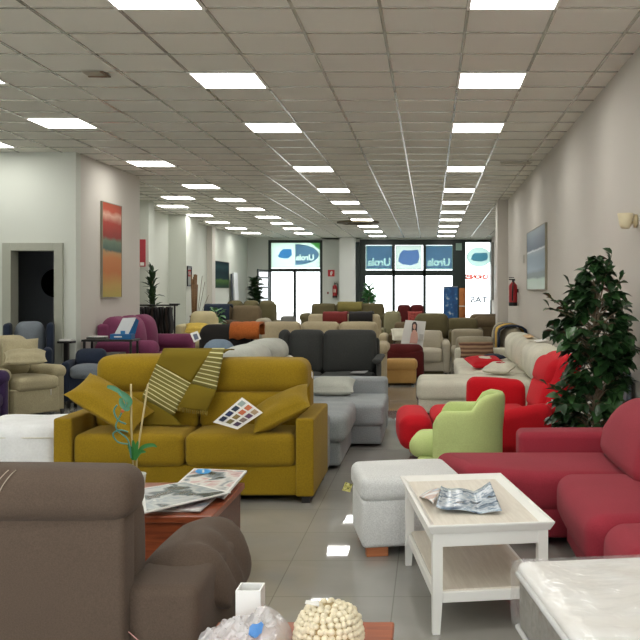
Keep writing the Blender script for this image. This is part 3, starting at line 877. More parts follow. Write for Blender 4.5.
def magazine(label, Q, z, th, mat, lift=(0, 0, 0, 0), border=True, curl=.0):
    """stack of pages through four ground corners"""
    cx = sum(q[0] for q in Q) / 4; cy = sum(q[1] for q in Q) / 4
    t = thing('magazine', label, 'magazine', (cx, cy, z))
    def pt(u, v, h):
        q = bil([(a - cx, b - cy, l) for (a, b), l in zip(Q, lift)], u, v)
        return Vector((q.x, q.y, q.z + h + curl * (2 * u - 1) ** 2))
    m = MB()
    n = 8
    top = [[pt(j / n, i / n, th) for j in range(n + 1)] for i in range(n + 1)]
    bot = [[pt(j / n, i / n, 0) for j in range(n + 1)] for i in range(n + 1)]
    m.grid(top); m.grid(bot)
    for e in ([r[0] for r in top], [r[0] for r in bot]), ([r[-1] for r in top], [r[-1] for r in bot]), (top[0], bot[0]), (top[-1], bot[-1]):
        m.grid(list(e))
    m.build('pages', M_PAGE, t)
    e = .04 if border else 0.0
    m = MB(); m.grid([[pt(e + (1 - 2 * e) * j / n, e + (1 - 2 * e) * i / n, th + .0015) for j in range(n + 1)] for i in range(n + 1)])
    m.build('cover', mat, t)
    return t, pt
ZT = .451
def g2(x, y, z): Y = (EYE - z) * F / (y - VY); return ((x - VX) / F * Y, Y)
def gq(pts, z): return [g2(x, y, z) for x, y in pts]
C1 = cover('cover_living_room', ['#2c3438', '#8a949a', '#e8e6e2', '#d9b6b4', '#5c6a64'], 7, 1)
C2 = cover('cover_grey_room', ['#24292b', '#5e6a6c', '#c3c8c8', '#a5b0b4', '#e6e6e4'], 6, 4)
C3 = cover('cover_pale', ['#cfd3d2', '#e2e2df', '#b9a8a8', '#77808a'], 6, 9)
magazine('grey magazine lying under the others on the reddish coffee table', gq([(140, 500), (196, 500), (200, 512), (150, 512)], ZT), ZT, .008, C3)
mg, pt_ = magazine('magazine with blue oval on a white cover at the table end', gq([(176, 484), (194, 469), (247, 473), (224, 497)], .475), ZT + .012, .012, C1, lift=(.0, .005, .015, .0))
m = MB(); m.grid([[pt_(.14 + .20 * (.5 + .5 * r * math.cos(2 * PI * j / 20)), 0, 0) * 0 + pt_(.30 + .13 * r * math.cos(2 * PI * j / 20), .0 + .82 - .0 + .10 * r * math.sin(2 * PI * j / 20), .0145) for j in range(21)] for r in (0.02, 1)])
m2 = MB()
def cp(u, v): return pt_(u, v, .015)
# the cover's blue oval badge sits near the far left corner of the cover
rowsb = [[cp(.82 + .14 * r * math.cos(2 * PI * j / 24), .24 + .15 * r * math.sin(2 * PI * j / 24)) for j in range(25)] for r in (.02, 1)]
m2.grid(rowsb); m2.build('blue_oval', plain('badge_blue', '#2f9be0', rough=.3), mg)
mw = MB(); mw.grid([[cp(.74 + .16 * j / 4, .21 + .06 * i) for j in range(5)] for i in range(2)]); mw.build('white_band', M_CARD, mg)
magazine('open grey magazine with room photographs nearest on the reddish coffee table', gq([(143, 517), (142, 492), (184, 485), (231, 497)], .47), ZT + .020, .006, C2, lift=(.0, .0, .0, .006))
magazine('thin pale leaflet poking out from under the open grey magazine', gq([(176, 512), (185, 504), (216, 500), (200, 514)], ZT), ZT + .009, .004, C3, border=False)

# artificial orchid-like plant with two canes
pl = thing('potted_plant', 'curly green plant with two canes on the reddish coffee table', 'plant', (at(134, 460, 4.75).x, 4.75, ZT))
pz = pl.location
MB().lathe([(.035, 0), (.05, .01), (.06, .10), (.062, .11), (.054, .11), (.05, .09), (.001, .088)], n=20).build('pot', plain('pale_pot', '#cfd0c8', rough=.4), pl)
M_CANE = plain('cane', '#b9a878', rough=.6)
MB().tube([(.0, 0, .08), at(131.5, 430, 4.75) - pz, at(131, 384, 4.75) - pz], .005, 6).build('cane', M_CANE, pl)
MB().tube([(.01, 0, .08), at(137, 455, 4.75) - pz, at(148, 384, 4.75) - pz], .005, 6).build('cane', M_CANE, pl)
M_LEAFJ = plain('jade_leaf', '#468560', rough=.4, var=.2)
M_LEAFT = plain('teal_curl', '#4a8a7c', rough=.4, var=.2)
M_LEAFG = plain('green_leaf', '#2f7a34', rough=.4, var=.2)
def strap(mb, pts, w, cup=.25):
    pts = [Vector(p) for p in pts]; n = len(pts); rows = []
    for i, p in enumerate(pts):
        tt = (pts[min(i + 1, n - 1)] - pts[max(i - 1, 0)]).normalized()
        s = tt.cross(Vector((0, -1, .15))).normalized(); nn = s.cross(tt)
        k = w * math.sin(PI * min(.97, .12 + .86 * i / (n - 1))) ** .7
        rows.append([p - s * k + nn * k * cup, p, p + s * k + nn * k * cup])
    mb.grid(rows)
def curve(P, n=12):
    P = [Vector(p) for p in P]; out = []
    P = [P[0]] + P + [P[-1]]
    for i in range(1, len(P) - 2):
        for k in range(n):
            t_ = k / n
            a, b, c, d_ = P[i - 1], P[i], P[i + 1], P[i + 2]
            out.append(.5 * ((2 * b) + (-a + c) * t_ + (2 * a - 5 * b + 4 * c - d_) * t_ ** 2 + (-a + 3 * b - 3 * c + d_) * t_ ** 3))
    out.append(P[-2]); return out
def lp(pts, Y=4.73): return [at(x, y, Y) - pz for x, y in pts]
m = MB(); m.tube(curve(lp([(131, 458), (128, 440), (116, 428), (121, 414), (126, 404), (119, 392)]), 6), .004, 6)
m.tube(curve(lp([(128, 444), (118, 442), (113, 434), (120, 430), (128, 432)]), 6), .004, 6)
m.tube(curve(lp([(126, 424), (118, 420), (114, 411), (117, 405)]), 6), .0045, 6); m.build('curly_stem', M_LEAFT, pl)
m = MB(); strap(m, curve(lp([(107, 386.5), (113, 388), (120, 392), (125, 399)]), 5), .012); strap(m, curve(lp([(119, 392), (125, 396), (130, 402), (127, 408)]), 5), .017)
strap(m, curve(lp([(121, 398), (122, 404), (127, 409), (130, 408)]), 5), .014); m.build('top_leaves', M_LEAFJ, pl)
m = MB(); m.ball(lp([(122.5, 411)])[0], .010); m.build('orange_bud', plain('orange_bud', '#c0602a'), pl)
m = MB()
for P in ([(133, 460), (131, 450), (128, 444)], [(134, 460), (136, 450), (138, 441)], [(135, 460), (142, 448), (152, 445), (157, 447)], [(133, 460), (134, 448), (133, 440)], [(135, 460), (140, 452), (146, 452)]):
    strap(m, curve(lp(P, 4.74), 5), .011)
m.build('leaves', M_LEAFG, pl)

# ------------------------------------------------------------------ foreground side table with bag, vase and woven bag
t = thing('side_table', 'small orange wood table at the bottom edge under the plastic bag', 'table', (-.40, 2.6, 0))
M_OWOOD = wood('orange_wood', '#8f4526', '#b0603a', rough=.35)
MB().box(-.285, .285, -.34, .325, .42, .452, r=.006).build('tabletop', M_OWOOD, t)
for x in (-.255, .255):
    for y in (-.31, .295): MB().box(x - .02, x + .02, y - .02, y + .02, 0, .42).build('leg', M_OWOOD, t)
v = MB(); Yv = 2.85; vx = at(250.5, 0, Yv).x
for a, b, c, d_ in ((-.039, .039, -.039, -.034), (-.039, .039, .034, .039), (-.039, -.034, -.034, .034), (.034, .039, -.034, .034)): v.box(a, b, c, d_, 0, .137, r=.001)
v.box(-.038, .038, -.038, .038, 0, .006, r=.001)
o_ = v.build('vase', plain('white_ceramic', '#f2f2ef', rough=.3, var=.01)); o_.location = (vx, Yv, .4525)
tag(o_, 'small square white vase standing behind the plastic bag', 'vase')

wb = thing('woven_bag', 'cream chunky woven bag at the bottom edge beside the plastic bag', 'bag', (-.302, 2.70, .4525))
def dome(a, ph): # superellipsoid-like sack
    c, s = math.cos(ph), math.sin(ph)
    return Vector((.100 * c ** .7 * math.cos(a), .085 * c ** .7 * math.sin(a), .045 + .092 * s if s > 0 else .045 + .04 * s))
m = MB(); rows = [[dome(2 * PI * j / 24, R(-80 + 170 * i / 14)) * .97 for j in range(25)] for i in range(15)]; m.grid(rows)
M_KNIT = fabric('cream_rope', '#e9dec2', var=.12, scale=80, blotch=.1)
m.build('lining', fabric('bag_lining', '#a8946a'), wb)
m = MB()
for i in range(11):
    ph = R(-35 + 120 * i / 10.5); n_ = max(5, int(32 * math.cos(ph) ** .8))
    for j in range(n_):
        a = 2 * PI * (j + .5 * (i % 2)) / n_ + rnd.uniform(-.05, .05)
        p = dome(a, ph); r_ = rnd.uniform(.0085, .0115)
        m.ball(p * .97 + Vector((rnd.uniform(-.002, .002),) * 3), (r_ * 1.15, r_, r_), 7, 5, None)
m.build('knotted_rope', M_KNIT, wb)
card(None, 'paper_label', [at(305, 603, 2.66) - wb.location, at(306, 600, 2.68) - wb.location, at(319, 601, 2.68) - wb.location, at(319, 606, 2.66) - wb.location], .002, M_CARD, parent=wb)
pb = thing('plastic_bag', 'crumpled clear plastic bag with a blue logo patch at the bottom edge', 'bag', (-.556, 2.66, .453))
m = MB(); rows = []
for i in range(27):
    r = []
    for j in range(37):
        u, vv = j / 36 * 2 - 1, i / 26 * 2 - 1
        e = max(0, 1 - abs(u) ** 2.4) ** .5 * max(0, 1 - abs(vv) ** 3) ** .5
        nz = .5 * noise.noise((u * 2.2, vv * 2.0, 2.0)) + .9 * (.5 - abs(noise.noise((u * 3.1 + vv, vv * 2.6 - u, 7.0)))) + .5 * (.4 - abs(noise.noise((u * 6 - vv * 2, vv * 5 + u, 3.0))))
        h = e * (.055 + .055 * max(0, u + .3)) + e * .055 * nz
        r.append((u * .14 + .008 * noise.noise((u * 3, vv * 3, 5)), vv * .105 + .012 * noise.noise((u * 3, vv * 3, 9)), .004 + max(0, h)))
    rows.append(r)
bag_rows = rows
m.grid(rows, smooth=False)
m.build('film', clear('bag_film', gloss=.22, rough=.10, diffuse=.30, dcol=(.9, .92, .94, 1), bump=.3, bscale=40), pb)
def bagp(u, vv):
    i, j = (vv + 1) / 2 * 26, (u + 1) / 2 * 36
    return Vector(bag_rows[int(round(i))][int(round(j))])
m = MB(); rows = [[bagp(.30 + .05 * a_, -.78 + .077 * b_) + Vector((0, -.004, .004)) for a_ in range(6)] for b_ in range(5)]
m.grid(rows); m.build('logo_patch', plain('logo_blue', '#4a86c8', rough=.3), pb)

# ------------------------------------------------------------------ white coffee table with open magazine
M_WPAINT = plain('white_paint', '#f1f0ea', rough=.38, var=.015)
M_WASH = wood('whitewashed_board', '#dbd3c4', '#e7e0d2', rough=.45, scale=(14, 1, 14))
TR_ = 8.3
t = thing('coffee_table', 'white coffee table with tray top and lower shelf', 'table', (-.009, 3.97, 0), TR_)
W_, D_, H_ = .575, 1.10, .487
MB().box(.035, W_ - .035, .03, D_ - .03, .445, .462).build('tabletop', M_WASH, t)
m = MB()                                              # bevelled tray rim, wider at the top
def rim(mb, a, b, inn, z0, z1):
    # a,b outer corners, inn inward normal
    a, b, inn = Vector(a), Vector(b), Vector(inn)
    d = (b - a).normalized()
    prof = [(.018, z0), (.0, z1 - .006), (.0, z1), (.016, z1), (.046, z0 + .012), (.046, z0)]
    n = len(prof); vs = []
    for e, s in ((a, 1), (b, -1)):
        for o_, z in prof:
            p = e + inn * o_ + d * s * o_
            vs.append((p.x, p.y, z))
    fs = [tuple(range(n)), tuple(range(2 * n - 1, n - 1, -1))] + [(i, i + n, (i + 1) % n + n, (i + 1) % n) for i in range(n)]
    mb.add(vs, fs, None, False)
rim(m, (0, 0, 0), (W_, 0, 0), (0, 1, 0), .447, H_); rim(m, (W_, D_, 0), (0, D_, 0), (0, -1, 0), .447, H_)
rim(m, (0, D_, 0), (0, 0, 0), (1, 0, 0), .447, H_); rim(m, (W_, 0, 0), (W_, D_, 0), (-1, 0, 0), .447, H_)
m.build('tray_rim', M_WPAINT, t)
m = MB(); m.box(.05, W_ - .05, .03, .05, .385, .447); m.box(.05, W_ - .05, D_ - .05, D_ - .03, .385, .447)
m.box(.03, .05, .05, D_ - .05, .385, .447); m.box(W_ - .05, W_ - .03, .05, D_ - .05, .385, .447); m.build('apron', M_WPAINT, t)
for x in (.025, W_ - .07):
    for y in (.025, D_ - .07):
        m = MB(); s = .045
        vs = []
        for z, q in ((0, .012), (.17, 0), (.447, 0)):
            ix = q if x < .3 else 0; ix2 = 0 if x < .3 else q
            vs += [(x + ix2 * 0 + (0 if x < .3 else q), y + (0 if y < .5 else q), z), (x + s - (q if x < .3 else 0), y + (0 if y < .5 else q), z), (x + s - (q if x < .3 else 0), y + s - (q if y < .5 else 0), z), (x + (0 if x < .3 else q), y + s - (q if y < .5 else 0), z)]
        m.add(vs, [(3, 2, 1, 0), (8, 9, 10, 11)] + [(k * 4 + i, k * 4 + (i + 1) % 4, k * 4 + 4 + (i + 1) % 4, k * 4 + 4 + i) for k in range(2) for i in range(4)], None, False)
        m.build('leg', M_WPAINT, t)
MB().box(.055, W_ - .055, .05, D_ - .05, .178, .19).build('shelf', M_WASH, t)
m = MB(); m.box(.07, W_ - .07, .035, .055, .135, .182); m.box(.07, W_ - .07, D_ - .055, D_ - .035, .135, .182)
m.box(.035, .055, .07, D_ - .07, .135, .182); m.box(W_ - .055, W_ - .035, .07, D_ - .07, .135, .182); m.build('shelf_rail', M_WPAINT, t)

mg = thing('magazine', 'open curled magazine with bluish photographs on the white coffee table', 'magazine', (at(462, 508, 4.48).x, 4.48, .4635))
zt = mg.location.z
def mp_(u, v, h=0):                                   # the spread seen on the table, page edges curling up
    Q = [at(431, 503, 4.48), at(443, 494, 4.62), at(492, 497, 4.55), at(503, 514, 4.30)]
    Qs = [g2(436, 513, .465), g2(441, 492, .465), g2(490, 492, .465), g2(502, 515, .465)]
    q = bil([(a, b, 0) for a, b in Qs], v, u)
    z = .018 * abs(math.sin(u * PI * 1.5)) + .035 * max(0, (u - .62) / .38) ** 2 * v + .03 * max(0, (.25 - u) / .25) ** 2
    return Vector((q.x - mg.location.x, q.y - mg.location.y, .003 + z + h))
C4 = cover('cover_blue_room', ['#2d3440', '#6f8296', '#c9d3dc', '#93a6b8', '#eceef0'], 14, 3)
m = MB(); m.grid([[mp_(j / 24, i / 8) for j in range(25)] for i in range(9)]); m.build('right_page', C4, mg, thick=.003, off=0)
m = MB()
Qf = [g2(419, 497, .465), g2(426, 492, .465), g2(441, 497, .465), g2(433, 512, .465)]
rows = []
for i in range(7):
    r = []
    for j in range(9):
        q = bil([(a, b, 0) for a, b in Qf], i / 6, j / 8)
        r.append((q.x - mg.location.x, q.y - mg.location.y, .003 + .04 * math.sin(PI * .5 * j / 8)))
    rows.append(r)
m.grid(rows); m.build('left_page', cover('cover_pale_page', ['#d9dcdf', '#f0f0f0', '#d7b6a6', '#b7c2cc'], 12, 5), mg, thick=.003, off=0)

# ------------------------------------------------------------------ pale tweed ottoman
t = thing('ottoman', 'pale grey tweed ottoman with orange wooden feet beside the white coffee table', 'ottoman', (-.385, 5.13, 0), 11)
MB().soft(.0, .575, .0, .52, .055, .335, .03, (.004, .004, 0)).build('body', M_TWEED, t)
MB().soft(-.012, .587, -.014, .53, .318, .462, .05, (.0, .01, .012)).build('lid', M_TWEED, t)
for x in (.03, .42):
    for y in (.03, .41): MB().box(x, x + .125, y, y + .07, 0, .058).build('foot', M_WFOOT, t)
tg = at(347, 487, 5.45)
o_ = card(None, 'care_label', [tg - t.location + Vector(q) for q in ((-.03, 0, -.02), (.02, -.01, -.03), (.035, -.01, .02), (-.01, 0, .03))], .001, cover('label_print', ['#46512f', '#c8c070', '#e8e6b0'], 60, 2), parent=t)
o_.matrix_parent_inverse = Matrix.Rotation(R(-11), 4, 'Z')

# ------------------------------------------------------------------ crimson corner sofa
t = thing('corner_sofa', 'crimson corner sofa with a chaise along the right wall', 'sofa', (0, 0, 0))
def arc(cx, cy, r, a0, a1, n=6): return [(cx + r * math.cos(R(a0 + (a1 - a0) * i / n)), cy + r * math.sin(R(a0 + (a1 - a0) * i / n))) for i in range(n + 1)]
ch = arc(.42, 5.70, .24, 192, 240) + [(.62, 5.36), (1.2, 5.34)] + [(1.2, 6.1)] + arc(.14, 6.0, .10, 95, 180)
ch2 = [(.3 + (x - .3) * .96, 5.8 + (y - 5.8) * .95) for x, y in ch]
MB().prism(ch2, .05, .24, r=.02, k=2).build('base', M_CRIM, t)
MB().prism(ch, .20, .445, r=.075).build('chaise_cushion', M_CRIM, t)
MB().soft(.60, 1.62, 6.1, 6.36, .05, .565, .045, (.0, .0, .006)).build('arm', M_CRIM, t)
MB().soft(1.36, 1.63, 3.66, 6.1, .05, .70, .05).build('backrest', M_CRIM, t)
MB().soft(0.80, 1.4, 4.21, 5.30, .05, .24, .02).build('base', M_CRIM, t)
MB().soft(.735, 1.42, 4.22, 5.29, .20, .462, .085, (.02, .01, .02)).build('seat_cushion', M_CRIM, t)
MB().soft(.80, 1.4, 3.70, 4.20, .05, .24, .02).build('base', M_CRIM, t)
MB().soft(.80, 1.42, 3.68, 4.20, .20, .455, .085, (.02, .01, .02)).build('seat_cushion', M_CRIM, t)
def fl(q, u): return (q.x + .10 * (u[2] + 1) * .5 + (.10 * max(0, u[1]) ** 3 if u[2] > 0 else 0) * u[2], q.y - .08 * max(0, u[2]) * max(0, u[1]) ** 2, q.z - .02 * max(0, u[1]) ** 3 * max(0, u[2]))
MB().soft(1.10, 1.40, 4.9, 6.05, .43, .83, .11, (.03, .02, .02), fn=fl).build('back_cushion', M_CRIM, t)
MB().soft(1.10, 1.40, 3.72, 4.88, .43, .83, .11, (.03, .02, .02), fn=fl).build('back_cushion', M_CRIM, t)
for x, y in ((.72, 6.25), (1.55, 6.25), (1.5, 3.8), (.9, 3.8), (.25, 5.95), (.9, 5.4)):
    MB().tube([(x, y, 0), (x, y, .06)], .025, 8).build('foot', M_FOOT, t)

# ------------------------------------------------------------------ wrapped mattress on its base
t = thing('bed_base', 'grey fabric bed base under the wrapped mattress', 'bed', (.33, 3.36, 0), 7.4)
MB().soft(.0, 1.03, -1.9, -.02, .06, .259, .03).build('box', fabric('grey_ticking', '#8d877d'), t)
for x in (.08, .95):
    for y in (-1.8, -.12): MB().tube([(x, y, 0), (x, y, .065)], .025, 8).build('foot', M_FOOT, t)
t = thing('mattress', 'white quilted mattress wrapped in clear plastic at the lower right', 'mattress', (.322, 3.34, .262), 7.4)
def quilt():
    m, nt, b = base_mat('quilted_top')
    tc = N(nt, 'ShaderNodeTexCoord'); mp = N(nt, 'ShaderNodeMapping'); mp.inputs['Rotation'].default_value = (0, 0, R(45))
    nt.links.new(tc.outputs['Object'], mp.inputs['Vector'])
    vo = N(nt, 'ShaderNodeTexVoronoi', Scale=9.0); vo.feature = 'SMOOTH_F1'; nt.links.new(mp.outputs['Vector'], vo.inputs['Vector'])
    cr = N(nt, 'ShaderNodeValToRGB'); cr.color_ramp.elements[0].color = lin('#fafaf8'); cr.color_ramp.elements[1].color = lin('#e6e1d8')
    nt.links.new(vo.outputs['Distance'], cr.inputs['Fac']); nt.links.new(cr.outputs['Color'], b.inputs['Base Color'])
    bp = N(nt, 'ShaderNodeBump', Strength=.5, Distance=.02); bp.invert = True
    nt.links.new(vo.outputs['Distance'], bp.inputs['Height']); nt.links.new(bp.outputs['Normal'], b.inputs['Normal'])
    b.inputs['Roughness'].default_value = .7
    return m
MB().soft(.0, 1.04, -1.95, .0, .215, .262, .022, (.0, .0, .012)).build('quilted_top', quilt(), t)
def fs_(q, u):                                        # gathered border
    wv = .004 * math.sin(q.y * 75) + .004 * math.sin(q.y * 31 + 1)
    return (q.x + wv * abs(u[0]), q.y, q.z)
MB().soft(.004, 1.036, -1.94, -.004, .02, .228, .02, (.012, .008, 0), fn=fs_, m=60).build('border', fabric('border_ticking', '#8f8a80', var=.2, scale=60), t)
m = MB()
for z in (.222, .028):
    m.tube([(-.004, -1.93, z), (-.004, -.02, z), (.02, .004, z), (1.02, .004, z), (1.042, -.02, z), (1.042, -1.93, z)], .009, 8)
m.build('piping', M_WHITE, t)
rows = []                                             # loose plastic wrap: over the top and down the left and far sides
for i in range(61):
    v = i / 60; r = []
    y = .006 - 1.92 * v
    path = [(-.012, .03), (-.018, .10), (-.016, .17), (-.013, .225), (-.008, .256), (.01, .266), (.06, .272)] + [(.06 + .93 * k / 22, .273) for k in range(1, 23)]
    for j, (x, z) in enumerate(path):
        nz = noise.noise((x * 9 + z * 14, y * 9, 1.0)); nz2 = abs(noise.noise((x * 5 - y * 7 + z * 6, y * 6 + x * 9, 4.0)))
        if z < .25: r.append((x - .006 * (1 + nz) - .014 * nz2, y + .004 * nz, z))
        else:
            bl = max(0, 1 - (2 * x / 1.04 - 1) ** 2) * max(0, 1 - (2 * v - 1) ** 2)
            r.append((x, y, min(z, .264) + .002 + .013 * bl + (.003 * nz + .011 * nz2) * min(1, .2 + 4 * bl)))
    rows.append(r)
m = MB(); m.grid(rows)
m.grid([[(x, .010 + .008 * abs(noise.noise((x * 9, z * 12, 2))), z) for z in (.03, .08, .13, .18, .22, .25, .262)] for x in [k * 1.02 / 40 - .02 for k in range(41)]])
m.build('plastic_wrap', clear('mattress_film', gloss=.06, rough=.12, diffuse=.06, dcol=(.95, .96, .97, 1), fres=.30, bump=.3, bscale=11), t)

# ------------------------------------------------------------------ lime tub chair (faces left)
t = thing('tub_chair', 'small lime green tub chair in front of the red recliner', 'armchair', (.22, 7.12, 0), -6)
def shell(mb, t0, t1, hf, th=.10, a=.30, b=.27):
    pts = []                                          # plan curve: near arm, round the back, far arm (open towards -X)
    for i in range(9): pts.append((-.17 + .23 * i / 8, -b))
    for i in range(1, 12): pts.append((.06 + .24 * math.sin(R(180 * i / 12)), -b * math.cos(R(180 * i / 12))))
    for i in range(9): pts.append((.06 - .23 * i / 8, b))
    n = len(pts); rows = []
    for i, p in enumerate(pts):
        p = Vector(p); tg_ = (Vector(pts[min(i + 1, n - 1)]) - Vector(pts[max(i - 1, 0)])).normalized()
        nr = Vector((tg_.y, -tg_.x)); s = i / (n - 1)
        h, lo = hf(s), .13
        r = []
        e = 1.0 if 0 < i < n - 1 else .6
        for k in range(24):
            an = 2 * PI * k / 24; cx, cz = math.cos(an), math.sin(an)
            sx = math.copysign(abs(cx) ** .5, cx); sz = math.copysign(abs(cz) ** .35, cz)
            out = (.03 * (max(0, sz)) if s else 0)
            q = p + nr * (sx * th / 2 * e + out)
            r.append((q.x, q.y, lo + (h - lo) * (.5 + .5 * sz) * (1 if e == 1 else .97) + (0 if e == 1 else .008)))
        r.append(r[0]); rows.append(r)
    mb.grid(rows)
    for r, rev in ((rows[0], 0), (rows[-1], 1)):
        mb.add(r[:-1], [tuple(range(24)) if rev else tuple(range(23, -1, -1))], None, True)
def hf(s):
    k = max(0, min(1, (.185 - abs(s - .5)) / .06)); k = k * k * (3 - 2 * k)
    e = max(0, abs(s - .5) - .38) / .12
    return .615 + .115 * k - .10 * e ** 2.2
m = MB(); shell(m, 0, 1, hf); m.build('shell', M_LIME, t)
MB().soft(-.36, .22, -.225, .225, .24, .40, .07, (.012, 0, .02)).build('seat_cushion', M_LIME, t)
MB().soft(-.30, .25, -.225, .225, .12, .25, .03).build('base', M_LIME, t)
for x in (-.24, .22):
    for y in (-.2, .2): MB().tube([(x, y, 0), (x, y, .13)], [.016, .024], 8).build('leg', M_FOOT, t)

# ------------------------------------------------------------------ red recliner (faces left, foot rest out)
t = thing('recliner', 'bright red recliner with its foot rest out beside the ficus', 'armchair', (.42, 8.45, 0), 4)
MB().soft(-.38, .62, -.42, .42, .10, .30, .03).build('base', M_RED, t)
MB().soft(-.40, .50, -.33, .33, .26, .43, .07, (.02, 0, .02)).build('seat_cushion', M_RED, t)
MB().soft(-.72, -.44, -.52, .34, .13, .425, .09, (.02, .01, .015)).build('foot_rest', M_RED, t)
MB().soft(-.62, -.36, -.18, .18, .04, .16, .03).build('foot_rest_arm', M_RED, t)
def fr_(q, u): return (q.x + .20 * (u[2] + 1) * .5, q.y, q.z)
MB().soft(.52, .76, -.42, .44, .30, .93, .11, (.02, .02, .02), fn=fr_).build('backrest', M_RED, t)
MB().soft(.52, .68, -.35, .36, .42, .72, .07, (.02, .02, .01), fn=lambda q, u: (q.x + .09 * (u[2] + 1) * .5, q.y, q.z)).build('back_cushion', M_RED, t)
MB().soft(.58, .74, -.34, .36, .66, .90, .075, (.02, .02, .01), fn=lambda q, u: (q.x + .07 * (u[2] + 1) * .5, q.y, q.z)).build('head_cushion', M_RED, t)
MB().soft(-.02, .55, .38, .58, .10, .655, .08, (.01, .01, .01), fn=lambda q, u: (q.x, q.y, q.z - .02 * u[0])).build('arm', M_RED, t)
MB().soft(-.24, .62, -.56, -.38, .10, .46, .08, (.01, .01, .01), fn=lambda q, u: (q.x, q.y, q.z + (.075 * u[0] if u[2] > 0 else 0))).build('arm', M_RED, t)
for x in (-.3, .5):
    for y in (-.35, .4): MB().tube([(x, y, 0), (x, y, .105)], .025, 8).build('foot', M_FOOT, t)
card(None, 'care_tag', [at(547, 400, 7.8) - t.location, at(551, 400.5, 7.8) - t.location, at(550.5, 403, 7.8) - t.location, at(547, 402.5, 7.8) - t.location], .002, M_CARD, parent=t)

# ------------------------------------------------------------------ ficus behind the crimson sofa
FX, FY = at(596, 0, 7.05).x, 7.05
t = thing('potted_ficus', 'tall bushy ficus tree behind the crimson sofa', 'plant', (FX, FY, 0))
MB().lathe([(.11, 0), (.13, .02), (.16, .28), (.17, .29), (.17, .32), (.15, .32), (.145, .29), (.001, .285)], n=24).build('pot', plain('grey_pot', '#8c8f90', rough=.5), t)
MB().lathe([(.001, .284), (.14, .287), (.10, .296), (.001, .298)], n=20).build('soil', plain('potting_soil', '#2a211a', rough=.95), t)
M_BARK = plain('bark', '#7b6a55', rough=.85, var=.2, scale=40, bump=.4)
trunk = MB(); brs = MB()
for s in range(3):
    P = [(.018 * math.cos(i * .55 + s * 2.1), .018 * math.sin(i * .55 + s * 2.1), .285 + .055 * i) for i in range(24)]
    trunk.tube(P, [.016 - .0004 * i for i in range(24)], 7)
trunk.build('trunk', M_BARK, t)
PROF = [(.36, .30), (.50, .40), (.62, .40), (.78, .31), (.95, .27), (1.08, .30), (1.22, .37), (1.34, .34), (1.44, .24), (1.54, .15), (1.64, .10), (1.72, .07), (1.80, .04)]
def prof(z):
    for (a, ra), (b, rb) in zip(PROF[:-1], PROF[1:]):
        if a <= z <= b: return ra + (rb - ra) * (z - a) / (b - a)
    return .05
MAXX = 1.645 - FX - .01
def leafmesh(mb, p, d, L_, w, roll):
    d = Vector(d).normalized()
    s = d.cross(Vector((0, 0, 1)));
    if s.length < .05: s = Vector((1, 0, 0))
    s.normalize(); u = s.cross(d)
    s, u = s * math.cos(roll) + u * math.sin(roll), u * math.cos(roll) - s * math.sin(roll)
    sec = [(0, .02, 0), (.22, .75, -.01), (.5, 1.0, -.03), (.78, .62, -.10), (1.0, .02, -.20)]
    rows = []
    for a, k, dr in sec:
        c = p + d * L_ * a + Vector((0, 0, 1)) * dr * L_
        rows.append([c - s * w * k + u * w * .35 * k, c, c + s * w * k + u * w * .35 * k])
    mb.grid(rows)
lr = random.Random(11); leaves = [MB(), MB()]
nb = 0
while nb < 190:
    z = lr.uniform(.36, 1.80); rr = prof(z)
    if lr.random() > (rr / .40) ** .8 + .12: continue
    nb += 1
    a = lr.uniform(0, 2 * PI); r_ = rr * lr.uniform(.55, 1.02)
    tip = Vector((r_ * math.cos(a), r_ * math.sin(a), z))
    tip.x = min(tip.x, MAXX - .13)
    z0 = max(.32, z - lr.uniform(.05, .22)); z0 = min(z0, 1.60)
    st = Vector((0, 0, z0)); mid = (st + tip) / 2 + Vector((0, 0, .04))
    brs.tube([st, mid, tip], [.006, .0045, .002], 5, cap=False)
    for k in range(lr.randint(7, 10)):
        f = lr.uniform(.35, 1.05); p = st.lerp(tip, min(1, f)) if f < .5 else mid.lerp(tip, min(1, (f - .5) * 2))
        a2 = a + lr.uniform(-1.2, 1.2)
        d = Vector((math.cos(a2), math.sin(a2), lr.uniform(-.75, .35)))
        Lf = lr.uniform(.08, .13)
        if p.x + FX + max(0, d.x) * Lf > 1.64: d.x = -abs(d.x)
        leafmesh(leaves[lr.random() < .3], p, d, Lf, Lf * .36, lr.uniform(-.6, .6))
# leading shoots seen against the wall
for (x0, y0, x1, y1) in ((600, 300, 612, 254), (598, 310, 622, 278), (590, 330, 552, 299), (592, 330, 549, 307), (595, 320, 569, 284), (600, 300, 596, 270), (596, 350, 556, 330), (595, 410, 548, 386), (600, 330, 632, 316), (600, 360, 636, 352)):
    p0, p1 = at(x0, y0, 7.05) - t.location, at(x1, y1, 7.05 + lr.uniform(-.15, .15)) - t.location
    brs.tube([p0, (p0 + p1) / 2 + Vector((0, 0, .02)), p1], [.006, .004, .002], 5, cap=False)
    for k in range(8):
        f = .3 + .7 * k / 7; p = p0.lerp(p1, f); dd = (p1 - p0).normalized()
        d = dd + Vector((lr.uniform(-.7, .7), lr.uniform(-.5, .5), lr.uniform(-.6, .3)))
        Lf = lr.uniform(.08, .11)
        if p.x + FX + max(0, d.x) * Lf > 1.64: d.x = -abs(d.x)
        leafmesh(leaves[k % 3 == 0], p, d, Lf, Lf * .36, lr.uniform(-.6, .6))
brs.build('branches', M_BARK, t)
def leafmat(name, c):
    m = plain(name, c, rough=.38, var=.25, scale=3); return m
leaves[0].build('foliage', leafmat('ficus_dark', '#1f3a1c'), t); leaves[1].build('young_foliage', leafmat('ficus_mid', '#34562c'), t)

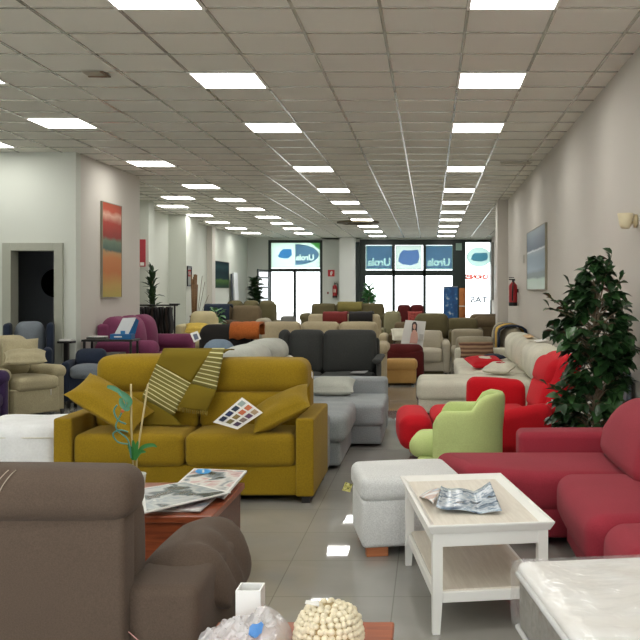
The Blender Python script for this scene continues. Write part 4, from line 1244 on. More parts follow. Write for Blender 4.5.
# ------------------------------------------------------------------ grey corner sofa behind the mustard sofa (faces right)
t = thing('corner_sofa', 'mid grey corner sofa with chaise right behind the mustard sofa', 'sofa', (0, 0, 0))
MB().soft(-1.95, -.47, 8.80, 9.72, .03, .22, .025).build('base', M_GREY, t)
MB().soft(-1.95, -.445, 8.76, 9.74, .21, .42, .04, (0, .004, .008)).build('chaise_cushion', M_GREY, t)
MB().soft(-1.95, -.46, 9.72, 9.96, .03, .585, .04, (0, 0, .006)).build('arm', M_GREY, t)
MB().soft(-1.95, -.76, 7.70, 8.78, .03, .24, .03).build('base', M_GREY, t)
MB().soft(-1.70, -.715, 7.66, 8.74, .23, .46, .06, (.012, .01, .012)).build('seat_cushion', M_GREY, t)
MB().soft(-1.98, -.84, 7.48, 7.66, .03, .50, .05).build('arm', M_GREY, t)
MB().soft(-1.98, -1.72, 7.66, 9.72, .03, .80, .05).build('backrest', M_LGREY, t)
for y0, y1 in ((7.70, 8.68), (8.70, 9.70)):
    MB().soft(-1.80, -1.42, y0, y1, .44, .84, .09, (.03, .01, .01)).build('back_cushion', M_LGREY, t)
    MB().soft(-1.85, -1.50, y0 + .03, y1 - .03, .76, 1.02, .12, (.02, .02, .01)).build('headrest', M_LGREY, t)
for x in (-1.9, -.6):
    MB().tube([(x, 9.6, 0), (x, 9.6, .04)], .03, 8).build('foot', M_FOOT, t); MB().tube([(x - .25 * (x > -1), 7.8, 0), (x - .25 * (x > -1), 7.8, .04)], .03, 8).build('foot', M_FOOT, t)
pillow('grey scatter cushion lying against the end arm of the grey corner sofa', (-1.02, 9.50, .52), .46, .30, .15, 20, 0, 0, M_LGREY, seed=8)

sofa('armchair', 'blue grey armchair with rounded back behind the grey corner sofa', 'armchair', (-2.30, 9.15, 0), 0, .62, .88, M_BLUEG, back_h=.985, round_back=.13, n=1, arm_w=.14, back_t=.30, puff=.04)
t = sofa('armchair', 'black armchair with a white card on its back behind the blue grey armchair', 'armchair', (-2.60, 10.70, 0), 0, 1.0, .95, M_BLACK, back_h=1.09, round_back=.11, n=1, arm_w=.18, arm_h=.72, back_t=.28, puff=.04)
t = thing('price_card', 'white printed card hung on the black armchair back', 'card', at(195.5, 337, 11.2))
card(None, 'paper', [at(190, 333.5, 11.28) - t.location, at(197.5, 330.8, 11.28) - t.location, at(201, 339, 11.22) - t.location, at(194, 342.5, 11.22) - t.location], .002, M_CARD, parent=t)
card(None, 'print', [at(193, 334.5, 11.27) - t.location - Vector((0, .01, 0)), at(197, 333.5, 11.27) - t.location - Vector((0, .01, 0)), at(199, 338.5, 11.22) - t.location - Vector((0, .01, 0)), at(195, 340, 11.22) - t.location - Vector((0, .01, 0))], .001, plain('print_grey', '#59627a'), parent=t)
def saddle(name, label, mat, x0, x1, y0, y1, ztop, front, back, th=.03, cat='blanket', seed=0, axis='x', group=None):
    """cloth laid over the top of a sofa back"""
    rows = []
    hw, rz_ = (y1 - y0) / 2, .13
    prof_ = [(y0, ztop - front), (y0, ztop - front * .6)] + [(y0 + hw - hw * math.cos(R(180 * k / 8)), ztop - rz_ + rz_ * math.sin(R(180 * k / 8)) ** .8) for k in range(9)] if axis == 'y' else [(y0, ztop - front), (y0 - .005, ztop - front * .5), (y0 + .01, ztop - .03), (y0 + .05, ztop + .01), ((y0 + y1) / 2, ztop + .02), (y1 - .05, ztop + .01), (y1 - .005, ztop - .03), (y1, ztop - back * .5), (y1 + .003, ztop - back)]
    for i in range(13):
        u = i / 12; r = []
        for k, (y, z) in enumerate(prof_):
            nz = .5 + .5 * noise.noise((u * 5 + seed, k * .5, seed))
            zz = z + (.015 * nz if axis == 'y' else .03 * nz if 1 < k < 7 else .05 * (nz - .5))
            yy = y + (0 if axis == 'y' else -.02 * nz if k < 3 else .02 * nz if k > 5 else 0)
            xx = x0 + (x1 - x0) * u + .03 * (nz - .5)
            r.append((xx, yy, zz) if axis == 'x' else (yy, xx, zz))
        rows.append(r)
    m = MB(); m.grid(rows)
    o = m.build(name, mat, thick=th, off=0); return tag(o, label, cat, group)
saddle('throw_blanket', 'crumpled orange throw over the top of the black armchair', M_ORANGE, -2.50, -2.13, 11.30, 11.66, 1.06, .16, .12, seed=3)
sofa('sofa', 'charcoal three seat sofa in front of the long beige sofa', 'sofa', (-1.33, 10.90, 0), 0, 1.44, 1.04, M_CHAR, back_h=1.01, arm_h=.70, arm_w=.07, cuts=[-.63, -.49, -.05, .63], back_t=.30, seat_h=.50, roll=True, puff=.03)
card('grey folded leaflet lying on the seat of the charcoal sofa', 'leaflet', [(-.98, 11.05, .515), (-.80, 11.02, .515), (-.76, 11.16, .535), (-.95, 11.2, .525)], .004, plain('leaflet_grey', '#8c8c8c'))
sofa('sofa', 'long beige sofa with rolled arms directly behind the charcoal sofa', 'sofa', (-1.68, 13.0, 0), 0, 2.1, .98, M_BEIGE, back_h=1.045, arm_h=.76, arm_w=.17, n=3, roll=True, puff=.03)

# ------------------------------------------------------------------ rows of sofas further back
sofa('sofa', 'beige sofa under maroon and dark covers in the middle of the hall', 'sofa', (-1.84, 18.6, 0), 0, 1.9, 1.0, M_BEIGE, back_h=1.02, n=3, arm_w=.18, back_t=.3)
saddle('throw_blanket', 'maroon throw over the back of the middle beige sofa', fabric('maroon_throw', '#7c3230'), -2.28, -1.76, 19.22, 19.72, 1.03, .2, .12, seed=5)
saddle('throw_blanket', 'black throw over the back of the middle beige sofa', fabric('black_throw', '#2d2b2b'), -1.72, -1.22, 19.22, 19.72, 1.03, .2, .12, seed=6)
sofa('sofa', 'long olive brown sofa before the shop entrance', 'sofa', (-2.35, 25.0, 0), 0, 2.5, 1.0, M_OLIVE, back_h=1.16, n=3, arm_w=.22, roll=True, arm_h=.9)
saddle('throw_blanket', 'yellow green throw over the back of the olive brown sofa', fabric('yellowgreen_throw', '#857b46'), -2.62, -1.92, 25.64, 26.08, 1.165, .22, .12, seed=8)
sofa('armchair', 'dark grey armchair left of the long olive brown sofa', 'armchair', (-3.82, 23.6, 0), 0, .7, .9, fabric('grey_far', '#6a6964'), back_h=.84, n=1, arm_w=.15)
sofa('sofa', 'maroon sofa before the shop window', 'sofa', (-.56, 25.2, 0), 0, .98, .95, M_MAROON, back_h=1.12, n=2, arm_w=.12)
pillow('red patterned cushion on the maroon sofa', (-.42, 25.36, .78), .42, .36, .14, 78, 0, 8, fabric('red_pattern', '#a04a44', var=.4, scale=14), seed=4)
sofa('armchair', 'sage beige armchair between the middle beige sofa and the maroon sofa', 'armchair', (-.92, 21.5, 0), 0, .62, .85, fabric('sage_fabric', '#8f8a6c'), back_h=1.02, n=1, arm_w=.12)
sofa('sofa', 'brown sofa with light cushion right of the middle beige sofa', 'sofa', (-.56, 18.9, 0), 0, .62, .9, M_BRNOL, back_h=.84, n=1, arm_w=.1)
pillow('off white cushion on the brown sofa behind the maroon easy chair', (-.60, 18.75, .62), .40, .34, .16, 40, 0, 10, M_CREAM, seed=2)
sofa('sofa', 'dark olive two seat sofa behind the poster board', 'sofa', (.04, 20.2, 0), 0, 1.0, .95, M_OLIVE, back_h=1.0, n=1, arm_w=.12, round_back=.14, back_t=.34)
sofa('sofa', 'low olive grey sofa with bolster back before the right window', 'sofa', (.78, 21.25, 0), 0, .95, .95, fabric('olive_grey', '#7a705a'), back_h=.86, n=1, arm_w=.1, round_back=.12, back_mat=M_OLIVE)
sofa('sofa', 'low light taupe sofa behind the poster board and maroon easy chair', 'sofa', (-.03, 16.3, 0), 0, .80, .95, M_LTAUPE, back_h=.77, n=1, arm_w=.14, arm_h=.60, seat_h=.47, arms='R', round_back=.05, seat_t=.24)

# maroon easy chair and tan pouf
sofa('easy_chair', 'low maroon easy chair behind the tan pouf', 'armchair', (-.47, 15.82, 0), 180, .70, .70, M_MAROON, back_h=.62, n=1, arm_w=.12, arms='', seat_h=.36, round_back=.09)
t = thing('pouf', 'tan pouf with a padded lid in front of the maroon easy chair', 'pouf', (-.475, 14.78, 0))
MB().soft(-.25, .25, -.22, .24, .03, .25, .035).build('body', M_TAN, t)
MB().soft(-.262, .262, -.235, .25, .235, .405, .06, (.01, .01, .015)).build('lid', M_TAN, t)
for x in (-.2, .2):
    for y in (-.17, .19): MB().tube([(x, y, 0), (x, y, .04)], .025, 8).build('foot', M_FOOT, t)

# poster board with a photograph of a woman
t = thing('poster_board', 'white poster board with a picture of a long haired woman', 'poster', at(413, 344, 15.55))
def pp(x, y, dy=0.0): return at(x, y, 15.55 + (358 - y) * .003 + dy) - t.location
card(None, 'board', [pp(398, 357), pp(405.5, 320), pp(426, 321.5), pp(421.5, 357.5)], .01, plain('poster_white', '#dedcd6', rough=.4), parent=t)
def pshape(name, pts, col, dy):
    m = MB(); m.add([pp(x, y, dy) for x, y in pts], [tuple(range(len(pts)))], None, False); m.build(name, plain('poster_' + name, col), t)
pshape('printed_hair', [(412, 338), (411.6, 330), (412, 324), (413.6, 321.6), (416, 321.8), (417.2, 324.5), (417, 331), (416, 334)], '#43302a', -.03)
pshape('printed_body', [(409.5, 343), (411, 334), (413, 330), (415.5, 330), (417.4, 333), (418, 339), (417, 343.5)], '#d7a594', -.035)
pshape('printed_face', [(413, 328), (413, 325), (414.4, 323.6), (415.9, 325), (415.6, 328.3), (414.4, 329.8)], '#d3a48e', -.04)
pshape('printed_text_block', [(419, 340), (419.4, 334), (423.6, 334.5), (423.2, 340.4)], '#b9b5ad', -.03)

# ------------------------------------------------------------------ right wall: cream sofa, taupe sofa, brown sofa
t = thing('corner_sofa', 'cream corner sofa along the right wall behind the red recliner', 'sofa', (0, 0, 0))
MB().soft(-.14, 1.2, 10.95, 11.85, .04, .22, .03).build('base', M_CREAM, t)
MB().soft(-.16, 1.3, 10.90, 11.90, .20, .43, .07, (.01, .01, .012)).build('chaise_cushion', M_CREAM, t)
MB().soft(.42, 1.2, 11.92, 14.5, .04, .24, .03).build('base', M_CREAM, t)
for y0, y1 in ((11.92, 13.2), (13.22, 14.5)):
    MB().soft(.38, 1.3, y0, y1, .22, .45, .06, (.012, .01, .02)).build('seat_cushion', M_CREAM, t)
MB().soft(1.46, 1.64, 10.4, 14.75, .04, .74, .06).build('backrest', M_CREAM, t)
for y0, y1 in ((10.45, 11.85), (11.87, 13.2), (13.22, 14.55)):
    MB().soft(1.20, 1.58, y0, y1, .42, .86, .14, (.03, .02, .02)).build('back_cushion', M_CREAM, t)
MB().soft(.40, 1.6, 14.52, 14.78, .04, .60, .05).build('arm', M_CREAM, t)
for x, y in ((-.05, 11.05), (-.05, 11.75), (1.5, 10.5), (1.5, 14.6), (.5, 14.6)): MB().tube([(x, y, 0), (x, y, .05)], .03, 8).build('foot', M_FOOT, t)
pillow('red cushion with cream panel lying on the cream corner sofa seat', (.76, 12.35, .53), .50, .46, .13, 9, 0, 14, M_RED, panel=M_CREAM, seed=3)
pillow('second red and cream cushion nearest the back of the cream corner sofa', (.90, 11.72, .53), .38, .40, .12, 8, 0, -24, M_CREAM, panel=fabric('red_patch', '#b8303a'), seed=6)
STR = bands('striped_cushion', [(0, '#8c6a55'), (.12, '#4b2a26'), (.24, '#a08467'), (.36, '#4b2a26'), (.48, '#a08467'), (.60, '#5a3a30'), (.72, '#a08467'), (.84, '#4b2a26'), (1, '#a08467')], wobble=.1, rough=.9)
pillow('striped brown cushion leaning on the far arm of the cream corner sofa', (.74, 14.25, .58), .56, .32, .15, 46, 0, 6, STR, seed=7)
pillow('flat dark cushion on the cream corner sofa beside the striped cushion', (.98, 13.8, .52), .28, .30, .08, 3, 0, 20, M_NAVY, seed=9)
sofa('sofa', 'taupe sofa along the right wall under yellow and navy throws', 'sofa', (.44, 16.9, 0), -90, 3.3, 1.18, M_TAUPE, back_h=.90, arm_h=.74, arm_w=.24, n=3, back_t=.34, round_back=.14, cuts=[-1.41, -.4, .6, 1.63], armb=.64)
saddle('throw_blanket', 'ochre throw over the near end of the taupe sofa back', M_OCHRE, 15.60, 16.06, 1.165, 1.635, .925, .42, .1, axis='y', seed=11)
saddle('throw_blanket', 'dark navy throw beside the ochre throw on the taupe sofa back', fabric('navy_throw', '#2f3644'), 15.30, 15.56, 1.165, 1.635, .925, .46, .1, axis='y', seed=12)
saddle('throw_blanket', 'slate throw just past the ochre throw on the taupe sofa back', fabric('slate_throw', '#58585a'), 16.12, 16.40, 1.165, 1.635, .925, .36, .1, axis='y', seed=14)
sofa('sofa', 'brown sofa along the far right wall near the windows', 'sofa', (1.08, 23.5, 0), -90, 2.4, .95, M_BRNOL, back_h=1.06, arm_h=.9, arm_w=.3, n=3, roll=True, round_back=.13)
card('orange price strip lying on the back of the cream corner sofa', 'price_strip', [(1.30, 12.1, .885), (1.40, 12.15, .905), (1.42, 12.9, .905), (1.32, 12.9, .885)], .003, plain('strip_orange', '#d9b27c', rough=.6))
card('white price card lying on the near back cushion of the cream corner sofa', 'price_card', [(1.32, 11.15, .885), (1.46, 11.15, .91), (1.47, 11.6, .91), (1.33, 11.6, .885)], .003, M_CARD)

# ------------------------------------------------------------------ left side of the hall
t = sofa('armchair', 'sand beige armchair with a price tag near the dark doorway', 'armchair', (-4.62, 10.70, 0), 58, .90, .82, M_SAND, seat_h=.52, arm_h=.62, arm_w=.17, armd=.10, back_h=.97, n=1, roll=True, round_back=.15, back_t=.28)
BT = t
pillow('upright beige cushion in the sand beige armchair', (-5.02, 10.92, .74), .42, .34, .13, 66, 0, 30, M_SAND, seed=11)
pillow('beige cushion lying flat in front in the sand beige armchair', (-4.86, 10.76, .62), .46, .30, .15, 20, 0, 26, M_SAND, seed=12)
tg = thing('price_tag', 'white swing tag hung on the front of the sand beige armchair', 'tag', at(51, 389, 10.6))
m = MB(); m.tube([(0, 0, .0), at(51, 395, 10.6) - tg.location], .003, 5); m.build('hanging_string', M_CARD, tg)
card(None, 'tag_board', [at(48.5, 400, 10.99) - tg.location, at(50, 394, 10.99) - tg.location, at(52, 394, 10.99) - tg.location, at(54, 400.5, 10.99) - tg.location], .003, M_CARD, parent=tg)
card(None, 'magenta_foot', [at(49.5, 402.5, 10.985) - tg.location, at(49, 400, 10.985) - tg.location, at(53, 400.3, 10.985) - tg.location, at(52, 402.6, 10.985) - tg.location], .003, plain('tag_magenta', '#8b3558'), parent=tg)
t = sofa('wing_chair', 'navy armchair with steel grey back and seat in front of the doorway', 'armchair', (-5.28, 11.86, 0), 20, .60, .60, M_NAVY, seat_h=.66, arm_h=.76, arm_w=.12, back_h=1.10, n=1, back_mat=M_STEEL, seat_mat=M_STEEL, back_t=.22, round_back=.10)
for a, b in ((-.31, -.22), (.22, .31)):
    MB().soft(a, b, .20, .60, .50, 1.09, .045).build('wing', M_NAVY, t)
sofa('armchair', 'low navy armchair with grey seat between doorway and dark console', 'armchair', (-4.52, 11.70, 0), 10, .48, .58, M_NAVY, seat_h=.56, arm_h=.60, arm_w=.10, back_h=.74, n=1, seat_mat=M_STEEL, back_t=.22, base_z=.12, arms='L')
sofa('armchair', 'dark purple armchair cut by the left edge behind the white pouf', 'armchair', (-4.60, 9.55, 0), 90, .74, .85, M_PURP, seat_h=.44, arm_h=.66, arm_w=.16, back_h=.84, n=1, roll=True)
t = thing('pouf', 'white fabric cube pouf beside the left arm of the mustard sofa', 'pouf', (-3.24, 7.26, 0))
def wr_(q, u): return (q.x + .012 * noise.noise((q.x * 6, q.z * 8, 3)), q.y + .012 * noise.noise((q.x * 7, q.z * 6, 9)), q.z + .016 * noise.noise((q.x * 5, q.y * 5, 1)) * (u[2] > 0))
MB().soft(-.38, .38, -.36, .36, .0, .485, .085, (.012, .012, .015), fn=wr_, m=8).build('cover', M_WHITE, t)
m = MB(); m.tube([(-.375, -.365, .40), (.375, -.365, .40), (.385, .3, .40)], .004, 6); m.build('seam', M_CREAM, t)
# console table with its clutter
t = thing('console_table', 'dark console table with open shelves before the magenta sofa', 'table', (-4.52, 12.66, 0))
M_DK = plain('black_lacquer', '#1c1a18', rough=.35)
MB().box(-.36, .36, .0, .34, .81, .84).build('tabletop', M_DK, t)
for z in (.16, .36, .58): MB().box(-.33, .33, .02, .32, z, z + .02).build('shelf', M_DK, t)
for x in (-.34, .31):
    for y in (.01, .30): MB().box(x, x + .03, y, y + .03, 0, .81).build('leg', M_DK, t)
def bookbox(name, label, cat, loc, w, d, h, rz, mat, parent=None, group=None):
    o = MB().box(-w / 2, w / 2, -d / 2, d / 2, 0, h, r=.003).build(name, mat); o.location = loc; o.rotation_euler = (0, 0, R(rz)); return tag(o, label, cat, group)
bookbox('book', 'dark book under the white booklet on the console table', 'book', (-4.71, 12.82, .8405), .26, .2, .03, 8, plain('dark_book', '#3a3a34'))
bookbox('booklet', 'white booklet on top of the dark book on the console table', 'book', (-4.70, 12.82, .871), .22, .16, .012, -6, M_CARD)
bookbox('box', 'pale blue box on the middle shelf of the dark console table', 'box', (-4.42, 12.84, .3805), .24, .2, .09, 5, plain('pale_blue_box', '#b9c3cf'))
bookbox('box', 'grey box on the upper shelf of the dark console table', 'box', (-4.46, 12.84, .6005), .22, .2, .05, -4, plain('grey_box', '#75756f'))
bookbox('booklet', 'light leaflet pile on the lowest shelf of the dark console table', 'book', (-4.42, 12.84, .1805), .24, .2, .05, 3, plain('light_leaflets', '#9c9c96'))
t = thing('display_stand', 'blue leaflet display stand with a white backboard on the console table', 'stand', (-4.34, 12.74, .8405))
o = t.location
M_BLUE = plain('display_blue', '#125f96', rough=.4)
MB().box(-.15, .15, -.05, .12, 0, .075).build('tray', M_BLUE, t)
card(None, 'backboard', [(-.11, .02, .07), (-.02, .10, .295), (.17, .10, .305), (.09, .02, .075)], .006, plain('display_white', '#d6d9da', rough=.4), parent=t)
card(None, 'side_flap', [(.09, .02, .07), (.17, .10, .29), (.19, .16, .26), (.16, .10, .07)], .006, M_BLUE, parent=t)
m = MB(); m.box(-.09, .02, -.0535, -.0505, .028, .046, r=.0005); m.build('white_print', M_CARD, t)
m = MB(); m.box(-.01, .05, -.02, .0, .075, .12, r=.001); m.build('leaflets', plain('display_leaf', '#2f7ab0'), t)
t = thing('stand', 'small dark stand with white leaflets beside the pier wall', 'stand', (-5.03, 12.50, 0))
MB().box(-.09, .11, -.08, .08, .80, .83).build('top', M_DK, t); MB().box(-.02, .04, -.03, .03, .02, .80).build('post', M_DK, t); MB().box(-.09, .11, -.08, .08, 0, .02).build('foot_plate', M_DK, t)
bookbox('leaflets', 'white leaflet pile on the small dark stand', 'leaflets', (-5.02, 12.5, .8305), .16, .13, .025, 5, M_CARD)
sofa('sofa', 'magenta sofa with plump back cushions under the orange picture', 'sofa', (-3.98, 14.26, 0), 90, 2.28, .94, M_MAG, seat_h=.50, arm_h=.80, arm_w=.24, back_h=1.13, n=3, roll=True, round_back=.15, back_t=.34, puff=.06)
# swatch rack
t = thing('swatch_rack', 'black rack of hanging dark fabric samples behind the magenta sofa', 'rack', (-4.90, 15.95, 0))
m = MB(); m.tube([(-.46, 0, 1.27), (.46, 0, 1.27)], .014, 8); m.build('rail', M_BLK, t)
for x in (-.40, .40):
    m = MB(); m.tube([(x, 0, .02), (x, 0, 1.27)], .016, 8); m.box(x - .09, x + .09, -.03, .03, 1.275, 1.30); m.box(x - .03, x + .03, -.25, .25, 0, .03); m.build('stand', M_BLK, t)
hc = ['#191817', '#2a2522', '#151514', '#3a302a', '#1d1b1c', '#262223']
for k in range(17):
    x = -.33 + .66 * k / 16; ww = .018
    rows = []
    for i in range(9):
        z = 1.245 - .46 * i / 8
        rows.append([(x + .012 * math.sin(i * .8 + k) + dx, -.14 + .28 * j / 4, z - (.015 * (k % 3))) for j, dx in enumerate((0, .006, 0, -.006, 0))])
    m = MB(); m.grid(rows); m.build('hanging_sample', fabric('sample_%d' % (k % 6), hc[k % 6], bump=0), t, thick=.014, off=0)
m = MB(); m.add([(-.33, -.16, 1.0), (-.31, -.17, .86), (-.24, -.17, .78), (-.27, -.16, .98)], [(0, 1, 2, 3)]); m.build('pale_sample', M_CREAM, t, thick=.008)
t = sofa('armchair', 'pale yellow armchair behind the black sample rack', 'armchair', (-4.42, 17.0, 0), 0, .74, .80, M_YELL, seat_h=.62, arm_h=.88, arm_w=.12, back_h=1.12, n=1, round_back=.1)
pillow('yellow cushion on the pale yellow armchair', (-4.42, 17.1, .82), .40, .30, .14, 30, 0, 6, fabric('yellow_pillow', '#d8b957'), seed=13)
def leafy(name, label, loc, pot_h, pot_r, h, n, L_, w, mat, potmat, seed, spread=1.0, up=.6, cat='plant'):
    rr = random.Random(seed)
    t = thing(name, label, cat, loc)
    MB().lathe([(pot_r * .7, 0), (pot_r * .75, .01), (pot_r, pot_h), (pot_r * .88, pot_h), (.001, pot_h - .02)], n=18).build('pot', potmat, t)
    st = MB(); lv = MB()
    for s in range(3): st.tube([(0, 0, pot_h - .03), (rr.uniform(-.05, .05), rr.uniform(-.05, .05), pot_h + (h - pot_h) * .5), (rr.uniform(-.1, .1) * spread, rr.uniform(-.1, .1), h * .96)], [.014, .011, .005], 6)
    for k in range(n):
        z = pot_h + (h - pot_h) * rr.uniform(.12, .97); a = rr.uniform(0, 2 * PI)
        f = 1 - .5 * abs((z - pot_h) / (h - pot_h) - .45)
        p = Vector((rr.uniform(0, .12) * spread * math.cos(a), rr.uniform(0, .12) * spread * math.sin(a), z))
        l = L_ * rr.uniform(.7, 1.15) * f
        d = Vector((math.cos(a) * spread, math.sin(a) * spread, up + rr.uniform(-.5, .5)))
        leafmesh(lv, p, d, l, w * f, rr.uniform(-.4, .4))
    st.build('stem', M_BARK, t); lv.build('foliage', mat, t)
    return t
M_LF = plain('house_leaf', '#24401f', rough=.4, var=.25, scale=3)
M_LF2 = plain('bright_house_leaf', '#3c7a34', rough=.4, var=.25, scale=3)
M_POT = plain('terracotta_grey', '#7d746a', rough=.7)
leafy('potted_plant', 'tall narrow plant before the white pilaster with the red banner', (-5.80, 18.9, 0), .7, .14, 2.0, 90, .30, .045, M_LF, M_POT, 3, .22, .5)
leafy('potted_plant', 'low leafy plant behind the pale yellow armchair', (-4.36, 18.5, 0), .72, .13, 1.14, 40, .2, .05, M_LF2, M_POT, 4, .8, .4)
leafy('potted_plant', 'dark bushy plant left of the open entrance door', (-6.10, 31.6, 0), .5, .2, 2.0, 190, .30, .1, M_LF, M_POT, 5, .95, .5)
leafy('potted_plant', 'bright leafy plant at the left end of the shop window', (-2.05, 30.6, 0), .5, .2, 1.75, 110, .34, .08, M_LF2, M_POT, 6, .8, .5)
# dried bamboo in a vase
t = thing('bamboo_vase', 'tall vase of dried bamboo sticks before the left pilaster', 'vase', (-5.90, 22.65, 0))
MB().lathe([(.10, 0), (.13, .1), (.14, .6), (.10, .85), (.12, .9), (.10, .9), (.001, .6)], n=20).build('vase', plain('dark_clay', '#3a2c24', rough=.5), t)
br_ = random.Random(5); m = MB()
for k in range(22):
    a = br_.uniform(0, 2 * PI); r0 = br_.uniform(0, .06); r1 = br_.uniform(.0, .10)
    m.tube([(r0 * math.cos(a), r0 * math.sin(a), .62), (r1 * math.cos(a), r1 * math.sin(a), br_.uniform(1.65, 1.95))], .018, 6)
m.build('bamboo', wood('dried_bamboo', '#5e4226', '#7c5a32', rough=.6), t)
m = MB()
for a, b in (((.05, 0, .7), (.20, 0, 1.9)), ((.06, 0, .7), (.26, .02, 1.75)), ((.06, .0, .7), (.36, .0, 1.42))): m.tube([a, b], .006, 5)
m.build('twigs', M_BARK, t)
t = thing('wall_mirror', 'small dark framed mirror on the left pilaster beside the bamboo', 'mirror', (-6.18, 23.25, 1.9))
m = MB(); m.box(-.015, .015, -.2, -.16, -.26, .26); m.box(-.015, .015, .16, .2, -.26, .26); m.box(-.015, .015, -.16, .16, .22, .26); m.box(-.015, .015, -.16, .16, -.26, -.22); m.build('frame', M_BLK, t)
MB().quadbox(-.01, .004, -.16, .16, -.22, .22).build('glass', plain('mirror_glass', '#e6e8e8', rough=.03, metal=1.0, var=0), t)
# far left sofas
sofa('sofa', 'grey brown sofa with a navy cover below the teal picture', 'sofa', (-5.2, 23.6, 0), 0, 1.84, 1.0, M_TAUPE, seat_h=.55, arm_h=.80, arm_w=.3, back_h=1.12, n=2, roll=True, arms='R', round_back=.1, back_mat=M_BRNOL)
saddle('throw_blanket', 'navy cover over the left half of the grey brown sofa', M_NAVY, -6.04, -5.36, 24.18, 24.64, 1.125, .42, .15, th=.03, seed=21)
sofa('armchair', 'dark brown armchair before the navy covered sofa', 'armchair', (-4.55, 19.6, 0), 0, .8, .85, fabric('dark_brown_fabric', '#4b3d30'), back_h=.86, n=1, arm_w=.14, round_back=.12)
sofa('sofa', 'moss brown sofa with rounded cushions under the leaning white board', 'sofa', (-5.55, 27.4, 0), 0, 1.8, .9, M_OLIVE, back_h=1.22, n=3, arm_w=.15, round_back=.16, back_t=.36)
t = thing('leaning_board', 'tall white board leaning on the far left wall beside the bushy plant', 'board', (-6.42, 30.3, 0))
MB().rbox((0, 0, 1.07), (.06, .55, 2.14), .02, k=1, M=TRS((.0, 0, 0), ry=-3), smooth=False).build('panel', plain('white_laminate', '#e8eaec', rough=.35), t)
MB().rbox((-.05, -.32, 1.05), (.05, .1, 2.1), .01, k=1, M=TRS((.0, 0, 0), ry=-3), smooth=False).build('dark_edge', plain('slate_edge', '#59606a', rough=.5), t)

# ------------------------------------------------------------------ things on the walls
ORG = bands('sunset_print', [(0, '#b0a050'), (.12, '#bd9a50'), (.28, '#bd7238'), (.42, '#c07a42'), (.48, '#b58a5a'), (.51, '#4d6257'), (.60, '#6b7d66'), (.645, '#8a2f26'), (.80, '#a33a2c'), (.88, '#cfa28e'), (.93, '#b14a30'), (1, '#a5482c')], wobble=.12, nscale=3.2, streak=(1, .7, 1.4))
TEAL = bands('lake_print', [(0, '#1c3432'), (.15, '#33502c'), (.28, '#4c6a36'), (.36, '#162f33'), (.6, '#13292f'), (.8, '#1f3d41'), (1, '#0e2028')], wobble=.14, nscale=4.0, rough=.9)
MIST = bands('misty_lake_print', [(0, '#a3b59c'), (.16, '#94aa8c'), (.20, '#3d4f40'), (.27, '#4f5f55'), (.33, '#7c8c99'), (.55, '#8a9aa6'), (.62, '#9aa4aa'), (.64, '#dfe3e4'), (.67, '#55606c'), (.85, '#6d7986'), (1, '#8d979f')], wobble=.05, nscale=4.0, rough=.4)
def picture(label, mat, wallx, y0, y1, z0, z1, side, th=.03):
    t = thing('picture', label, 'picture', (wallx, (y0 + y1) / 2, (z0 + z1) / 2))
    h, v = (y1 - y0) / 2, (z1 - z0) / 2
    a, b = (0.001, th) if side > 0 else (-th, -.001)
    MB().quadbox(a, b, -h, h, -v, v).build('canvas', mat, t)
    m = MB(); f = .012; a2, b2 = (0.001, th + .006) if side > 0 else (-th - .006, -.001)
    m.box(a2, b2, -h - f, -h, -v - f, v + f, r=.001); m.box(a2, b2, h, h + f, -v - f, v + f, r=.001); m.box(a2, b2, -h, h, v, v + f, r=.001); m.box(a2, b2, -h, h, -v - f, -v, r=.001)
    m.build('frame', plain('thin_frame', '#8d8672', rough=.5), t)
    return t
picture('tall orange landscape picture with a grey green band on the greige pier wall', ORG, -4.94, 13.57, 14.40, 1.43, 2.86, 1)
picture('dark teal and green picture on the far left wall', TEAL, -6.65, 27.7, 29.8, 1.62, 2.45, 1)
picture('misty lake and hills picture on the right wall above the cream sofa', MIST, 1.66, 12.8, 15.2, 1.55, 2.48, -1)
t = thing('hanging_banner', 'narrow red banner with white print hung on the left pilaster', 'banner', (-6.12, 19.28, 2.33))
MB().box(-.16, .06, -.012, .012, -.29, .29, r=.002).build('cloth', plain('banner_red', '#b9404a', rough=.7), t)
m = MB(); m.box(-.05, .035, -.015, -.0125, -.27, -.20, r=.001); m.build('white_print', M_CARD, t)
M_XRED = plain('extinguisher_red', '#a31820', rough=.3)
def extinguisher(label, loc, rz, s=1.0):
    t = thing('fire_extinguisher', label, 'fire extinguisher', loc, rz)
    MB().lathe([(.06 * s, 0), (.078 * s, .015), (.080 * s, .05), (.080 * s, .36 * s), (.070 * s, .40 * s), (.035 * s, .435 * s), (.028 * s, .45 * s), (.001, .452 * s)], n=20).build('cylinder', M_XRED, t)
    MB().lathe([(.079 * s, 0.0), (.0815 * s, .02), (.0815 * s, .065), (.079 * s, .07)], n=20).build('base_cap', M_BLK, t)
    m = MB(); m.tube([(0, 0, .44 * s), (0, 0, .49 * s)], .022, 8); m.box(-.015, .015, -.08, .04, .485 * s, .51 * s); m.box(-.015, .015, -.08, .02, .525 * s, .54 * s); m.build('valve', M_BLK, t)
    m = MB(); m.tube(curve([(0, .03, .48 * s), (.07, .02, .50 * s), (.11, -.01, .42 * s), (.105, -.02, .2 * s), (.10, -.02, .10 * s)], 5), .012, 6); m.build('hose', M_BLK, t)
    MB().box(-.045, .045, -.083, -.079, .18 * s, .30 * s, r=.001).build('label', plain('ext_label', '#c9b9a8'), t)
    MB().box(-.03, .03, .075, .10, .25, .32).build('wall_mount', M_BLK, t)
    return t
extinguisher('red fire extinguisher on the right wall before the pilaster', (1.56, 17.0, 1.24), -90)
extinguisher('red fire extinguisher on the back wall below the red sign', (-3.46, 32.90, 1.28), 0, 1.05)
t = thing('fire_sign', 'small red square sign above the back wall extinguisher', 'sign', (-3.60, 32.985, 2.17))
